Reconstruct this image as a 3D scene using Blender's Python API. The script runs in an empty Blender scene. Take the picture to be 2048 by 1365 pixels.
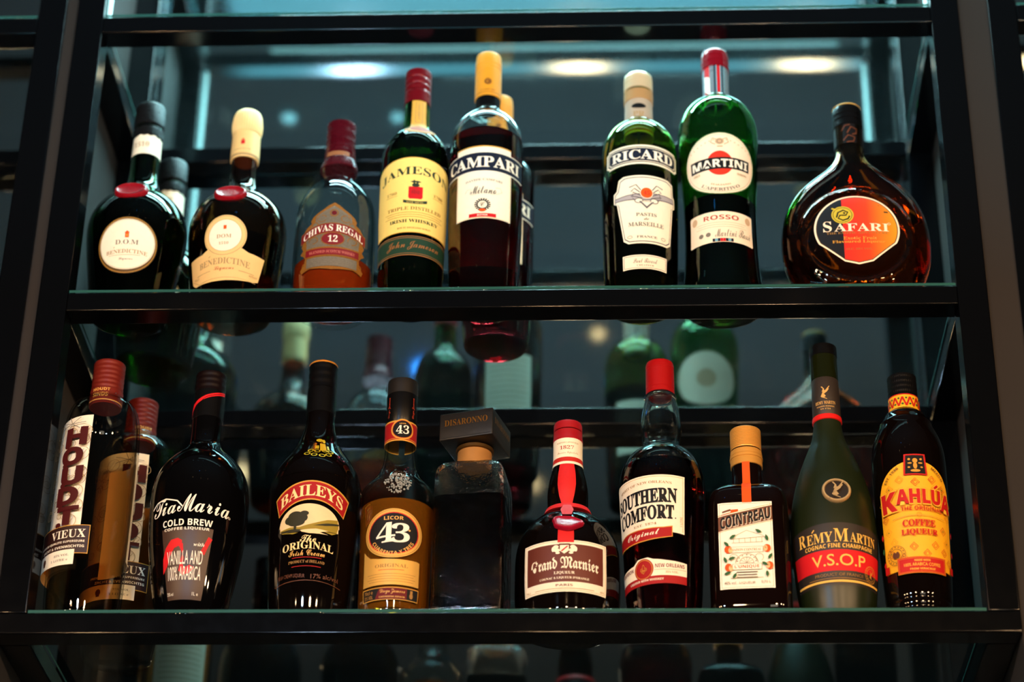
import bpy, bmesh, math, random
from mathutils import Matrix, Vector
import numpy as np
random.seed(4)
C = bpy.context.scene.collection
SC = bpy.context.scene
# ------------------------------------------------------------------ camera
cam_d = bpy.data.cameras.new('camera'); cam = bpy.data.objects.new('camera', cam_d); C.objects.link(cam)
F_PX = 4643.67
cam_d.sensor_width = 36.0; cam_d.lens = F_PX / 2048 * 36.0
pit, yaw, rol = .526503, -.0488993, .0170815
Fw = Vector((math.sin(yaw)*math.cos(pit), math.cos(yaw)*math.cos(pit), math.sin(pit)))
Rg = Vector((math.cos(yaw), -math.sin(yaw), 0)); Up = Rg.cross(Fw)
R2 = math.cos(rol)*Rg + math.sin(rol)*Up; U2 = -math.sin(rol)*Rg + math.cos(rol)*Up
M = Matrix((R2, U2, -Fw)).transposed().to_4x4(); M.translation = (.113469, -2.224225, -1.365965)
cam.matrix_world = M
cam_d.dof.use_dof = True; cam_d.dof.focus_distance = 2.54; cam_d.dof.aperture_fstop = 2.6
cam_d.clip_start = .05
SC.camera = cam
# ------------------------------------------------------------------ colour management, world
SC.view_settings.view_transform = 'Standard'; SC.view_settings.look = 'None'
SC.view_settings.gamma = 1.0; SC.view_settings.use_curve_mapping = False
SC.view_settings.exposure = 0.0
cy = SC.cycles
cy.max_bounces = 22; cy.transmission_bounces = 18; cy.glossy_bounces = 8; cy.transparent_max_bounces = 20; cy.diffuse_bounces = 2
cy.caustics_refractive = True; cy.caustics_reflective = True; cy.blur_glossy = 2.0
cy.use_denoising = True
w = bpy.data.worlds.new('world'); SC.world = w; w.use_nodes = True
w.node_tree.nodes['Background'].inputs[0].default_value = (.25, .4, .5, 1)
w.node_tree.nodes['Background'].inputs[1].default_value = .002
# ------------------------------------------------------------------ lights
WARM = (1, .62, .32)
def point(x, y, z, p, col, r=.05):
    l = bpy.data.lights.new('pendant_bulb', 'POINT'); l.energy = p; l.color = col; l.shadow_soft_size = r
    o = bpy.data.objects.new('pendant_bulb', l); o.location = (x, y, z); C.objects.link(o)
def area(x, y, z, sx, sy, p, col, rx=0, rz=0):
    l = bpy.data.lights.new('area_light', 'AREA'); l.shape = 'RECTANGLE'; l.size = sx; l.size_y = sy; l.energy = p; l.color = col
    o = bpy.data.objects.new('area_light', l); o.location = (x, y, z); o.rotation_euler = (rx, 0, rz); C.objects.link(o)
for i in range(7):                       # the row of bare bulbs over the bar counter
    point(-1.45 + .5*i, -1.30, -.22, 28, (.55, .76, 1) if i == 2 else WARM)
area(.05, .06, 1.03, .9, .3, 42, (.55, .93, 1))          # cool strip in the ceiling over the shelves
area(.02, -.328, 1.042, .96, .06, .13, (.45, .93, .95))        # added dim light that makes the teal band high in the mirror
area(.08, -.365, 1.042, .50, .02, .07, (.55, .95, 1))  # added light for the brighter middle of the mirrored teal band
area(1.1, -5.6, -.6, 1.6, 1.0, 24, (1, .84, .66), math.pi/2)   # added area light far behind the viewer, for window-like reflections on glass
area(.1, -.95, 0, 1.5, .5, 30, (.22, .80, 1), math.pi) # added cool light, brightens the ceiling that the mirror reflects

# ------------------------------------------------------------------ dimensions (metres): z = 0 is the top of the middle shelf
D = .3108; H0, H1, H2 = .39375, 0.0, -.39336; HT = .787
RH, RD, PW = .0278, .0308, .0335; GT = .0042

# ------------------------------------------------------------------ materials
def sr(r, g, b):
    f = lambda c: ((c/255+.055)/1.055)**2.4 if c > 10 else c/255/12.92
    return (f(r), f(g), f(b))
MC = {}
def mat(name, col, rough=.5, metal=0, trans=0, ior=1.45, var=.0, vscale=40, bump=0, coat=0, emit=None, es=0, alpha=1, spec=.5, rvar=0):
    if name in MC: return MC[name]
    m = bpy.data.materials.new(name); m.use_nodes = True; MC[name] = m
    nt = m.node_tree; b = nt.nodes['Principled BSDF']; L = nt.links
    b.inputs['Base Color'].default_value = (*col, 1); b.inputs['Roughness'].default_value = rough
    b.inputs['Metallic'].default_value = metal; b.inputs['Transmission Weight'].default_value = trans; b.inputs['IOR'].default_value = ior
    b.inputs['Coat Weight'].default_value = coat; b.inputs['Coat Roughness'].default_value = .05; b.inputs['Alpha'].default_value = alpha
    b.inputs['Specular IOR Level'].default_value = spec
    if emit: b.inputs['Emission Color'].default_value = (*emit, 1); b.inputs['Emission Strength'].default_value = es
    if var or bump or rvar:
        tc = nt.nodes.new('ShaderNodeTexCoord'); nz = nt.nodes.new('ShaderNodeTexNoise')
        nz.inputs['Scale'].default_value = vscale; nz.inputs['Detail'].default_value = 4
        L.new(tc.outputs['Object'], nz.inputs['Vector'])
        if var:
            mx = nt.nodes.new('ShaderNodeMix'); mx.data_type = 'RGBA'
            mx.inputs[6].default_value = (*[c*(1-var) for c in col], 1); mx.inputs[7].default_value = (*[min(1, c*(1+var)) for c in col], 1)
            L.new(nz.outputs['Fac'], mx.inputs[0]); L.new(mx.outputs[2], b.inputs['Base Color'])
        if rvar:
            mr = nt.nodes.new('ShaderNodeMapRange'); mr.inputs[3].default_value = max(0, rough-rvar); mr.inputs[4].default_value = rough+rvar
            L.new(nz.outputs['Fac'], mr.inputs[0]); L.new(mr.outputs[0], b.inputs['Roughness'])
        if bump:
            bp = nt.nodes.new('ShaderNodeBump'); bp.inputs['Strength'].default_value = bump; bp.inputs['Distance'].default_value = .002
            L.new(nz.outputs['Fac'], bp.inputs['Height']); L.new(bp.outputs['Normal'], b.inputs['Normal'])
    return m
def paper(name, r, g, b): return mat('paper_'+name, sr(r, g, b), .6, var=.05, vscale=250, spec=.25)
def ink(name, r, g, b, rough=.55): return mat('ink_'+name, sr(r, g, b), rough, spec=.25)
def glassm(name, col, ior=1.48, rough=0.0, bump=0, vs=30): return mat('glass_'+name, col, rough, trans=1, ior=ior, bump=bump, vscale=vs)
def thin_glass(name, tint):
    """clear bottle wall: passes light straight through, glossy on its outward faces"""
    m = bpy.data.materials.new('glass_'+name); m.use_nodes = True; nt = m.node_tree; L = nt.links; nt.nodes.remove(nt.nodes['Principled BSDF'])
    tr = nt.nodes.new('ShaderNodeBsdfTransparent'); gs = nt.nodes.new('ShaderNodeBsdfGlossy'); gs.inputs['Roughness'].default_value = .015
    lw = nt.nodes.new('ShaderNodeLayerWeight'); lw.inputs[0].default_value = .5; pw = nt.nodes.new('ShaderNodeMath'); pw.operation = 'POWER'; pw.inputs[1].default_value = 4
    tm = nt.nodes.new('ShaderNodeMix'); tm.data_type = 'RGBA'; tm.inputs[6].default_value = (*tint, 1); tm.inputs[7].default_value = (.25, .29, .28, 1)   # longer way through the wall near the rim
    L.new(lw.outputs['Facing'], pw.inputs[0]); L.new(pw.outputs[0], tm.inputs[0]); L.new(tm.outputs[2], tr.inputs[0])
    fr = nt.nodes.new('ShaderNodeFresnel'); fr.inputs[0].default_value = 1.5; gm = nt.nodes.new('ShaderNodeNewGeometry'); iv = nt.nodes.new('ShaderNodeMath'); iv.operation = 'SUBTRACT'; iv.inputs[0].default_value = 1
    ml = nt.nodes.new('ShaderNodeMath'); ml.operation = 'MULTIPLY'; mx = nt.nodes.new('ShaderNodeMixShader')
    L.new(gm.outputs['Backfacing'], iv.inputs[1]); L.new(iv.outputs[0], ml.inputs[1]); L.new(fr.outputs[0], ml.inputs[0]); L.new(ml.outputs[0], mx.inputs[0])
    L.new(tr.outputs[0], mx.inputs[1]); L.new(gs.outputs[0], mx.inputs[2]); L.new(mx.outputs[0], nt.nodes['Material Output'].inputs[0]); return m
def cloudy(name, col, t=.72): return mat('liquid_'+name, col, .03, trans=t, ior=1.36)
def liqm(name, col): return mat('liquid_'+name, col, 0, trans=1, ior=1.36)
def solidglass(name, col, rough=.04): return mat('dark_glass_'+name, [c*.35 for c in col], rough, spec=.5, rvar=.015, vscale=20)
CREAM = paper('cream', 246, 236, 214); WHITE = paper('white', 250, 244, 230); YEL = paper('straw', 246, 214, 120)
BLK = ink('black', 14, 14, 18); NAVY = ink('navy', 16, 22, 44); RED = ink('red', 196, 22, 30); MAROON = ink('maroon', 96, 12, 22)
BROWN = ink('brown', 92, 52, 34); GOLD = mat('foil_gold', (.72, .46, .14), .35, .75, rvar=.08, vscale=300); GREY = ink('grey', 120, 112, 100); TAN = ink('tan', 168, 138, 96)
ORG = ink('orange', 232, 84, 22); DGRN = ink('bottle_green', 28, 58, 42); LEAFG = ink('leaf_green', 44, 92, 52); INKW = ink('white', 245, 238, 222); TEAL = ink('teal', 110, 170, 190)
GOLDI = ink('gold', 206, 150, 60, .45)
BLACKM = mat('black_steel', (.0016, .0019, .0026), .13, .0, spec=.36, rvar=.04, vscale=60)
BLKP = mat('black_plastic', (.003, .003, .0035), .25, rvar=.05, vscale=80, spec=.35)

# ------------------------------------------------------------------ mesh helpers
def link(name, bm, mats, parent=None, smooth=True, sharp=38, facets=False):
    if facets:                            # flat sides, rounded edges
        bm.normal_update()
        for f in bm.faces: f.smooth = max(abs(c) for c in f.normal) < .999
    if smooth:
        lim = math.radians(sharp)
        for f in bm.faces: f.smooth = True
        for e in bm.edges:
            if len(e.link_faces) == 2 and e.calc_face_angle(0) > lim: e.smooth = False
    me = bpy.data.meshes.new(name); bm.to_mesh(me); bm.free()
    for m in (mats if isinstance(mats, (list, tuple)) else [mats]): me.materials.append(m)
    o = bpy.data.objects.new(name, me); C.objects.link(o)
    if parent: o.parent = parent
    return o
def tag(o, label, cat, group=None):
    o['label'] = label; o['category'] = cat
    if group: o['group'] = group
    return o
def empty(name, loc, rz=0):
    o = bpy.data.objects.new(name, None); o.empty_display_size = .02; o.location = loc; o.rotation_euler = (0, 0, rz); C.objects.link(o); return o
def flat(o):
    for p in o.data.polygons: p.use_smooth = False
    return o
def box_bm(x0, x1, y0, y1, z0, z1, bev=.0, seg=4):
    bm = bmesh.new(); bmesh.ops.create_cube(bm, size=1)
    for v in bm.verts: v.co = (x0+(v.co.x+.5)*(x1-x0), y0+(v.co.y+.5)*(y1-y0), z0+(v.co.z+.5)*(z1-z0))
    if bev: bmesh.ops.bevel(bm, geom=bm.edges[:], offset=bev, segments=seg, affect='EDGES', profile=.5)
    return bm
def box(name, x0, x1, y0, y1, z0, z1, m, parent=None, bev=.0): return link(name, box_bm(x0, x1, y0, y1, z0, z1, bev), m, parent, smooth=False, facets=True)
def rel(name, dims, m, parent, bev):   # world-space box parented to an un-rotated Empty
    p = parent.location
    return box(name, dims[0]-p.x, dims[1]-p.x, dims[2]-p.y, dims[3]-p.y, dims[4]-p.z, dims[5]-p.z, m, parent, bev)

# ------------------------------------------------------------------ room
WALL = mat('wall_paint_brown_grey', sr(29, 24, 22), .8, var=.18, vscale=9, bump=.15)
ROOMW = mat('plaster_dark', sr(40, 46, 54), .9, var=.25, vscale=3)
CEIL = mat('plaster_ceiling', (.0035, .0085, .0135), .9, var=.6, vscale=2.2)
FLOOR = mat('floor_concrete', sr(22, 24, 28), .5, var=.3, vscale=4)
def struct(name, *a):
    o = box(name, *a); o['kind'] = 'structure'; return o
struct('floor', -3.6, 3.6, -6, D+.1, -2.95, -2.87, FLOOR)
struct('ceiling', -3.6, 3.6, -6, D+.1, 1.05, 1.13, CEIL)
struct('wall_back', -3.6, 3.6, D+.007, D+.1, -2.87, 1.05, WALL)
struct('wall_front', -3.6, 3.6, -6.1, -6, -2.87, 1.05, ROOMW)
struct('wall_left', -3.7, -3.6, -6, D+.1, -2.87, 1.05, ROOMW)
struct('wall_right', 3.6, 3.7, -6, D+.1, -2.87, 1.05, ROOMW)
struct('partition_left', -.5475, -.5337, .004, D-.001, -1.2, 1.05, WALL)
struct('partition_right', .5337, .5685, .004, D-.001, -1.2, 1.05, WALL)
# mirror with a faint smoke tint
mm = bpy.data.materials.new('mirror_silver'); mm.use_nodes = True; nt = mm.node_tree; nt.nodes.remove(nt.nodes['Principled BSDF'])
gl = nt.nodes.new('ShaderNodeBsdfGlossy'); gl.inputs['Roughness'].default_value = .045
nz = nt.nodes.new('ShaderNodeTexNoise'); nz.inputs['Scale'].default_value = 6; rp = nt.nodes.new('ShaderNodeMix'); rp.data_type = 'RGBA'
rp.inputs[6].default_value = (.52, .62, .64, 1); rp.inputs[7].default_value = (.62, .72, .73, 1)
tc = nt.nodes.new('ShaderNodeTexCoord'); nt.links.new(tc.outputs['Object'], nz.inputs['Vector'])
nt.links.new(nz.outputs['Fac'], rp.inputs[0]); nt.links.new(rp.outputs[2], gl.inputs['Color']); nt.links.new(gl.outputs[0], nt.nodes['Material Output'].inputs[0])
def mirror(x0, x1, label):
    tag(box('wall_mirror', x0, x1, D, D+.006, -1.3, 1.0, mm), label, 'mirror')
mirror(-.53, .53, 'large wall mirror behind both rows of bottles, reflecting their backs')
mirror(-1.60, -.555, 'dark mirror behind the neighbouring shelf unit, at the far left edge')
mirror(.575, 1.62, 'dark mirror behind the neighbouring shelf unit, at the far right edge')

# shelf glass: thin clear sheet with Fresnel gloss and a little dust, tinted green through its edge
def sheet_glass(name, tint, dust):
    m = bpy.data.materials.new(name); m.use_nodes = True; nt = m.node_tree; nt.nodes.remove(nt.nodes['Principled BSDF']); L = nt.links
    tr = nt.nodes.new('ShaderNodeBsdfTransparent'); tr.inputs[0].default_value = (*tint, 1)
    gs = nt.nodes.new('ShaderNodeBsdfGlossy'); gs.inputs['Roughness'].default_value = .07
    df = nt.nodes.new('ShaderNodeBsdfTranslucent'); df.inputs[0].default_value = (.7, .85, .85, 1)
    fr = nt.nodes.new('ShaderNodeFresnel'); fr.inputs[0].default_value = 1.5
    nz = nt.nodes.new('ShaderNodeTexNoise'); nz.inputs['Scale'].default_value = 14; nz.inputs['Detail'].default_value = 6
    mr = nt.nodes.new('ShaderNodeMapRange'); mr.inputs[3].default_value = dust*.5; mr.inputs[4].default_value = dust*1.5
    m1 = nt.nodes.new('ShaderNodeMixShader'); m2 = nt.nodes.new('ShaderNodeMixShader')
    L.new(nz.outputs['Fac'], mr.inputs[0]); L.new(mr.outputs[0], m1.inputs[0]); L.new(tr.outputs[0], m1.inputs[1]); L.new(df.outputs[0], m1.inputs[2])
    gm = nt.nodes.new('ShaderNodeNewGeometry'); iv = nt.nodes.new('ShaderNodeMath'); iv.operation = 'SUBTRACT'; iv.inputs[0].default_value = 1; L.new(gm.outputs['Backfacing'], iv.inputs[1])
    ml = nt.nodes.new('ShaderNodeMath'); ml.operation = 'MULTIPLY'; L.new(fr.outputs[0], ml.inputs[0]); L.new(iv.outputs[0], ml.inputs[1])   # gloss on the outer face only
    L.new(ml.outputs[0], m2.inputs[0]); L.new(m1.outputs[0], m2.inputs[1]); L.new(gs.outputs[0], m2.inputs[2]); L.new(m2.outputs[0], nt.nodes['Material Output'].inputs[0])
    return m
SHEET = sheet_glass('shelf_glass_clear', (.95, .985, .98), .0009)
EDGE = mat('shelf_glass_edge', (.02, .09, .08), .2, spec=.6)
GLOW = mat('post_sheen_glow', (.6, .8, .8), .4, emit=(.42, .92, .95), es=1.3)  # emission stands in for cool light reflected off the inner post faces
def glass_shelf(x0, x1, z, label):
    bm = box_bm(x0+.001, x1-.001, .0005, D-.004, z-GT, z, .0004, 1)
    for f in bm.faces: f.material_index = 1 if abs(f.normal.z) < .5 else 0
    o = link('glass_shelf', bm, [SHEET, EDGE]); tag(o, label, 'shelf', 'glass shelves')

def unit(x0, x1, label, wide=False, short=False):
    r = empty('shelving_frame', ((x0+x1)/2, 0, H2-RH)); tag(r, label, 'shelving')
    zb = H2 - GT
    for (a, b) in ((x0-PW, x0), (x1, x1+PW)):
        rel('post', (a, b, 0, PW, zb, 1.045), BLACKM, r, .0016)
        rel('post', (a, b, D-PW-.001, D-.001, zb, 1.045), BLACKM, r, .0016)
        for h in (HT, H0, H1): rel('side_rail', (a+.0005, b-.0005, PW, D-PW-.001, h-RH, h-GT), BLACKM, r, .0016)
        rel('side_rail', (a+.0005, b-.0005, RD, D-PW-.001, H2-RH, H2-GT-.0003), BLACKM, r, .0016)
    for h in (HT, H0, H1):
        rel('front_rail', (x0, x1, 0.0002, RD, h-RH, h-GT), BLACKM, r, .0016)
        rel('rear_rail', (x0, x1, D-RD-.001, D-.001, h-RH, h-GT), BLACKM, r, .0016)
    rel('base_beam', (x0-PW, x1+PW, -.0002, RD, H2-RH, H2-GT), BLACKM, r, .0016)
    rel('rear_rail', (x0-PW, x1+PW, D-RD-.001, D-.001, H2-RH, H2-GT), BLACKM, r, .0016)
    return r
unit(-.5, .5, 'black steel shelving frame carrying the two full rows of bottles')
unit(-1.581, -.581, 'neighbouring black steel frame cut off by the left edge of the picture')
unit(.602, 1.602, 'neighbouring black steel frame cut off by the right edge of the picture')
for h, nm in ((HT, 'glass shelf above the picture, seen only in the mirror at the top'), (H0, 'empty-looking glass shelf along the top of the picture, above the upper bottles'),
              (H1, 'glass shelf under the upper row of bottles'), (H2, 'lowest glass shelf, under the lower row of bottles')):
    glass_shelf(-.5, .5, h, nm)
for (a, b, sd) in ((-1.581, -.581, 'left'), (.602, 1.602, 'right')):
    for h, nm in ((H0, 'upper'), (H1, 'middle'), (H2, 'lower')):
        glass_shelf(a, b, h, '%s glass shelf of the neighbouring frame at the %s edge' % (nm, sd))
for x, nm in ((-.4985, 'left'), (.4955, 'right')):
    tag(box('glow_strip', x, x+.003, .010, .019, H0+.004, HT-RH-.002, GLOW), 'thin added glow strip for the cool sheen on the %s post above the top shelf' % nm, 'light strip', 'glow strips')

# ------------------------------------------------------------------ bottle surfaces (millimetres)
def dense(prof, lin=False, step=3):
    P = [(p[0], p[1], p[2] if len(p) > 2 and p[2] else p[1]) for p in prof]
    if lin: return P
    out = []
    for i in range(len(P)-1):
        p0 = P[max(i-1, 0)]; p1 = P[i]; p2 = P[i+1]; p3 = P[min(i+2, len(P)-1)]
        n = max(2, int(math.hypot(p2[0]-p1[0], p2[1]-p1[1])/step))
        n = min(n, 10)
        for k in range(n):
            t = k/n; dz = p2[0]-p1[0]; z = p1[0]+t*dz; q = []
            for a in (1, 2):
                m1 = (p2[a]-p0[a])/max(p2[0]-p0[0], 1e-3); m2 = (p3[a]-p1[a])/max(p3[0]-p1[0], 1e-3)
                h00 = 2*t**3-3*t**2+1; h10 = t**3-2*t**2+t; h01 = -2*t**3+3*t**2; h11 = t**3-t**2
                q.append(h00*p1[a]+h10*dz*m1+h01*p2[a]+h11*dz*m2)
            out.append((z, q[0], q[1]))
    out.append(P[-1]); return out
class Surf:
    def __init__(s, prof, n=2, planar=False, bump=None, lin=False):
        s.P = dense(prof, lin); s.n = n; s.nz = [(p[0], p[3] if len(p) > 3 else (n if len(p) < 4 else n)) for p in prof]; s.planar = planar; s.bump = bump
        s.z = [p[0] for p in s.P]; s.w = [p[1] for p in s.P]; s.d = [p[2] for p in s.P]
    def R(s, z): return float(np.interp(z, s.z, s.w))
    def Dp(s, z): return float(np.interp(z, s.z, s.d))
    def pt(s, u, v, off, rref=None, back=False):
        if s.planar:
            W = s.R(v); q = min(abs(u)/W, .995)
            y = -s.Dp(v)*(1-q**s.n)**(1/s.n) - off
            if s.bump: y -= s.bump(u, v)
            return (u, -y if back else y, v)
        r = s.R(v)+off; th = u/(rref or s.R(v))
        x, y = r*math.sin(th), -r*math.cos(th)
        return (x, -y if back else y, v)
    def ring(s, z, off=0, N=64):
        W = s.R(z)+off; Dd = s.Dp(z)+off; e = 2/float(np.interp(z, [q[0] for q in s.nz], [q[1] for q in s.nz])); L = []
        for k in range(N):
            t = 2*math.pi*k/N; sn, cs = math.sin(t), math.cos(t)
            x = W*math.copysign(abs(sn)**e, sn); y = -Dd*math.copysign(abs(cs)**e, cs)
            if s.bump: y += -s.bump(x, z) if y < 0 else s.bump(x, z)
            L.append((x, y, z))
        return L
mm_ = .001
def loft(rings, cap0=True, cap1=True, closed=False):
    bm = bmesh.new(); V = [[bm.verts.new((a*mm_, b*mm_, c*mm_)) for a, b, c in r] for r in rings]; N = len(V[0])
    pairs = list(zip(V[:-1], V[1:])) + ([(V[-1], V[0])] if closed else [])
    for A, B in pairs:
        for k in range(N): bm.faces.new((A[k], A[(k+1) % N], B[(k+1) % N], B[k]))
    if cap0 and not closed: bm.faces.new(V[0][::-1])
    if cap1 and not closed: bm.faces.new(V[-1])
    bmesh.ops.recalc_face_normals(bm, faces=bm.faces[:]); return bm
class Bottle:
    def __init__(b, name, label, X, Y, h, prof, group, rz=0, N=72, **kw):
        b.root = empty(name, (X, Y, h+.0003), rz); tag(b.root, label, 'bottle', group); b.s = Surf(prof, **kw); b.N = N
    def body(b, m, wall=2.6, top=None):
        """glass shell: outer wall, rim, inner wall, thick base"""
        zs = b.s.z; outer = [b.s.ring(z, 0, b.N) for z in zs]
        if wall:
            zi = [z for z in zs if z >= 7]; inner = [b.s.ring(z, -wall, b.N) for z in zi][::-1]
            base = [[(x*.82, y*.82, 6.0) for x, y, z in b.s.ring(7, -wall, b.N)]]
            bm = loft(outer+inner+base)
        else: bm = loft(outer)
        return link('glass_body', bm, m, b.root)
    def liquid(b, level, m, wall=2.6):
        zi = [z for z in b.s.z if 7 <= z < level-.5]+[level]
        rings = [[(x*.83, y*.83, 5.9) for x, y, z in b.s.ring(7, -wall, b.N)]]+[b.s.ring(z, -wall+.12, b.N) for z in zi]
        return link('liquid', loft(rings), m, b.root)
    def lathe(b, name, pts, m, N=64, knurl=0, kd=.35, parent=None):
        rings = []
        for z, r in pts:
            L = []
            for k in range(N):
                t = 2*math.pi*k/N; rr = r
                if knurl and k % 2: rr = r-kd
                L.append((rr*math.sin(t), -rr*math.cos(t), z))
            rings.append(L)
        return link(name, loft(rings), m, parent or b.root)
    def sleeve(b, name, z0, z1, off, m, parent=None):
        n = max(2, int((z1-z0)/3)); zs = [z0+(z1-z0)*i/n for i in range(n+1)]
        R = [b.s.ring(z, off, b.N) for z in zs]+[b.s.ring(z, .1, b.N) for z in zs[::-1]]
        return link(name, loft(R, closed=True), m, parent or b.root)
    def cap(b, z0, z1, r, m, ridges=0, knurl=0, name='cap', top=.8, taper=0, groove=()):
        pts = [(z0, r-.5), (z0+.4, r)]; n = max(2, ridges*4, 24 if groove else 0)
        for i in range(1, n+1):
            z = z0+1+(z1-z0-2-top)*i/n; rr = r-taper*i/n
            if ridges and i % 4 in (1, 2): rr -= .45
            for (ga, gb) in groove:
                if ga < z < gb: rr -= .9
            pts.append((z, rr))
        pts += [(z1-top*.4, r-taper-.25*top), (z1, r-taper-top)]
        return b.lathe(name, pts, m, 96 if knurl else 64, knurl)
    def label(b, name, rref=None, back=False, surf=None): return Lab(b, name, rref, back, surf)

# ------------------------------------------------------------------ label art: flat polygons in mm, wrapped onto the bottle
STY = {'serif': (0x1D400, 0x1D41A, 0x1D7CE), 'bi': (0x1D468, 0x1D482, 0x1D7CE), 'script': (0x1D4D0, 0x1D4EA, 0x1D7CE), 'frak': (0x1D56C, 0x1D586, 0x1D7CE),
       'bold': (0x1D5D4, 0x1D5EE, 0x1D7EC), 'sbi': (0x1D63C, 0x1D656, 0x1D7EC), 'mono': (0x1D670, 0x1D68A, 0x1D7F6)}
def sty(s, st):
    if st not in STY: return s
    A, a, d = STY[st]; o = ''
    for c in s:
        if 'A' <= c <= 'Z': o += chr(A+ord(c)-65)
        elif 'a' <= c <= 'z': o += chr(a+ord(c)-97)
        elif '0' <= c <= '9': o += chr(d+ord(c)-48)
        else: o += c
    return o
TC = {}
def text_mesh(s, st, res, fat=0):
    k = (s, st, res, fat)
    if k in TC: return TC[k]
    c = bpy.data.curves.new('t', 'FONT'); c.body = sty(s, st); c.size = 1; c.resolution_u = res; c.offset = fat
    o = bpy.data.objects.new('t', c); C.objects.link(o)
    dg = bpy.context.evaluated_depsgraph_get(); dg.update(); e = o.evaluated_get(dg); me = e.to_mesh()
    V = [(v.co.x, v.co.y) for v in me.vertices]; Fc = [tuple(p.vertices) for p in me.polygons]
    e.to_mesh_clear(); bpy.data.objects.remove(o); bpy.data.curves.remove(c)
    TC[k] = (V, Fc); return TC[k]
class Lab:
    def __init__(s, b, name, rref, back, surf):
        s.b = b; s.name = name; s.rref = rref; s.back = back; s.surf = surf or b.s; s.polys = []; s.mats = []; s.lay = 0; s.off0 = .25
    def mi(s, m):
        if m not in s.mats: s.mats.append(m)
        return s.mats.index(m)
    def poly(s, pts, m, up=True):
        if up: s.lay += 1
        s.polys.append(([tuple(p) for p in pts], [tuple(range(len(pts)))], s.mi(m), s.lay))
    def rect(s, x0, y0, x1, y1, m, sag=0, n=10):
        if not sag: return s.poly([(x0, y0), (x1, y0), (x1, y1), (x0, y1)], m)
        hw = (x1-x0)/2; cx = (x0+x1)/2; f = lambda x: -sag*((x-cx)/hw)**2
        X = [x0+(x1-x0)*i/n for i in range(n+1)]
        s.poly([(x, y0+f(x)) for x in X]+[(x, y1+f(x)) for x in X[::-1]], m)
    def frame(s, x0, y0, x1, y1, t, m, sag=0):
        s.rect(x0, y0, x1, y0+t, m, sag); s.rect(x0, y1-t, x1, y1, m, sag); s.rect(x0, y0, x0+t, y1, m, 0 if not sag else 0); s.rect(x1-t, y0, x1, y1, m)
    def ell(s, cx, cy, rx, ry, m, n=40, a0=0, a1=360):
        s.poly([(cx+rx*math.cos(math.radians(a0+(a1-a0)*i/n)), cy+ry*math.sin(math.radians(a0+(a1-a0)*i/n))) for i in range(n if a1-a0 >= 360 else n+1)], m)
    def ring(s, cx, cy, rx, ry, t, m, n=40, a0=0, a1=360):
        s.lay += 1; P = []; Fc = []
        for i in range(n+1):
            a = math.radians(a0+(a1-a0)*i/n); P += [(cx+rx*math.cos(a), cy+ry*math.sin(a)), (cx+(rx-t)*math.cos(a), cy+(ry-t)*math.sin(a))]
        for i in range(n): Fc.append((2*i, 2*i+2, 2*i+3, 2*i+1))
        s.polys.append((P, Fc, s.mi(m), s.lay))
    def line(s, pts, t, m):
        s.lay += 1
        P = []; Fc = []; t /= 2
        for i, (x, y) in enumerate(pts):
            a = pts[max(i-1, 0)]; c = pts[min(i+1, len(pts)-1)]; dx, dy = c[0]-a[0], c[1]-a[1]; l = math.hypot(dx, dy) or 1
            P += [(x-dy/l*t, y+dx/l*t), (x+dy/l*t, y-dx/l*t)]
        for i in range(len(pts)-1): Fc.append((2*i, 2*i+1, 2*i+3, 2*i+2))
        s.polys.append((P, Fc, s.mi(m), s.lay))
    def txt(s, t, cx, cy, w, h, m, st='', sag=0, rot=0, slope=0, fat=0, arc=None, res=None, lay=True):
        V, Fc = text_mesh(t, st, res or (2 if h < 6 else 4), fat)
        if not V: return
        xs = [v[0] for v in V]; ys = [v[1] for v in V]; x0, x1, y0, y1 = min(xs), max(xs), min(ys), max(ys)
        kx = w/(x1-x0); ky = h/(y1-y0); Q = []; ca, sa = math.cos(rot), math.sin(rot)
        for x, y in V:
            x = (x-(x0+x1)/2)*kx; y = (y-(y0+y1)/2)*ky
            if arc:                       # text on a circle: radius arc (positive: over the top, negative: under)
                a = x/abs(arc)
                if arc > 0: x, y = (arc+y)*math.sin(a), (arc+y)*math.cos(a)
                else: x, y = (-arc-y)*math.sin(a), -(-arc-y)*math.cos(a)
            else: y += slope*x-sag*(x/(w/2))**2
            Q.append((cx+x*ca-y*sa, cy+x*sa+y*ca))
        if lay: s.lay += 1
        s.polys.append((Q, Fc, s.mi(m), s.lay))
    def lines(s, cx, y0, n, dy, w, m, h=.7):
        for i in range(n): s.rect(cx-w/2*(1-.08*(i % 2)), y0-i*dy-h/2, cx+w/2*(1-.08*(i % 2)), y0-i*dy+h/2, m)
    def done(s, step=None):
        sf = s.surf; bm = bmesh.new()
        for P, Fc, m, lay in s.polys:
            V = [bm.verts.new((x, y, lay)) for x, y in P]
            for f in Fc:
                try: bm.faces.new([V[i] for i in f]).material_index = m
                except ValueError: pass
        for f in bm.faces: f.normal_update()
        bmesh.ops.reverse_faces(bm, faces=[f for f in bm.faces if f.normal.z < 0])
        xs = [v.co.x for v in bm.verts]; ys = [v.co.y for v in bm.verts]
        def cut(lo, hi, st, ax):
            k = math.ceil(lo/st)*st
            while k < hi:
                co = (k, 0, 0) if ax == 0 else (0, k, 0); no = (1, 0, 0) if ax == 0 else (0, 1, 0)
                bmesh.ops.bisect_plane(bm, geom=bm.verts[:]+bm.edges[:]+bm.faces[:], dist=1e-5, plane_co=co, plane_no=no); k += st
        rr = sf.R((min(ys)+max(ys))/2)
        cut(min(xs), max(xs), step or max(1.4, rr*.085), 0)
        zz = [z for z in sf.z if min(ys) < z < max(ys)]
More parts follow.
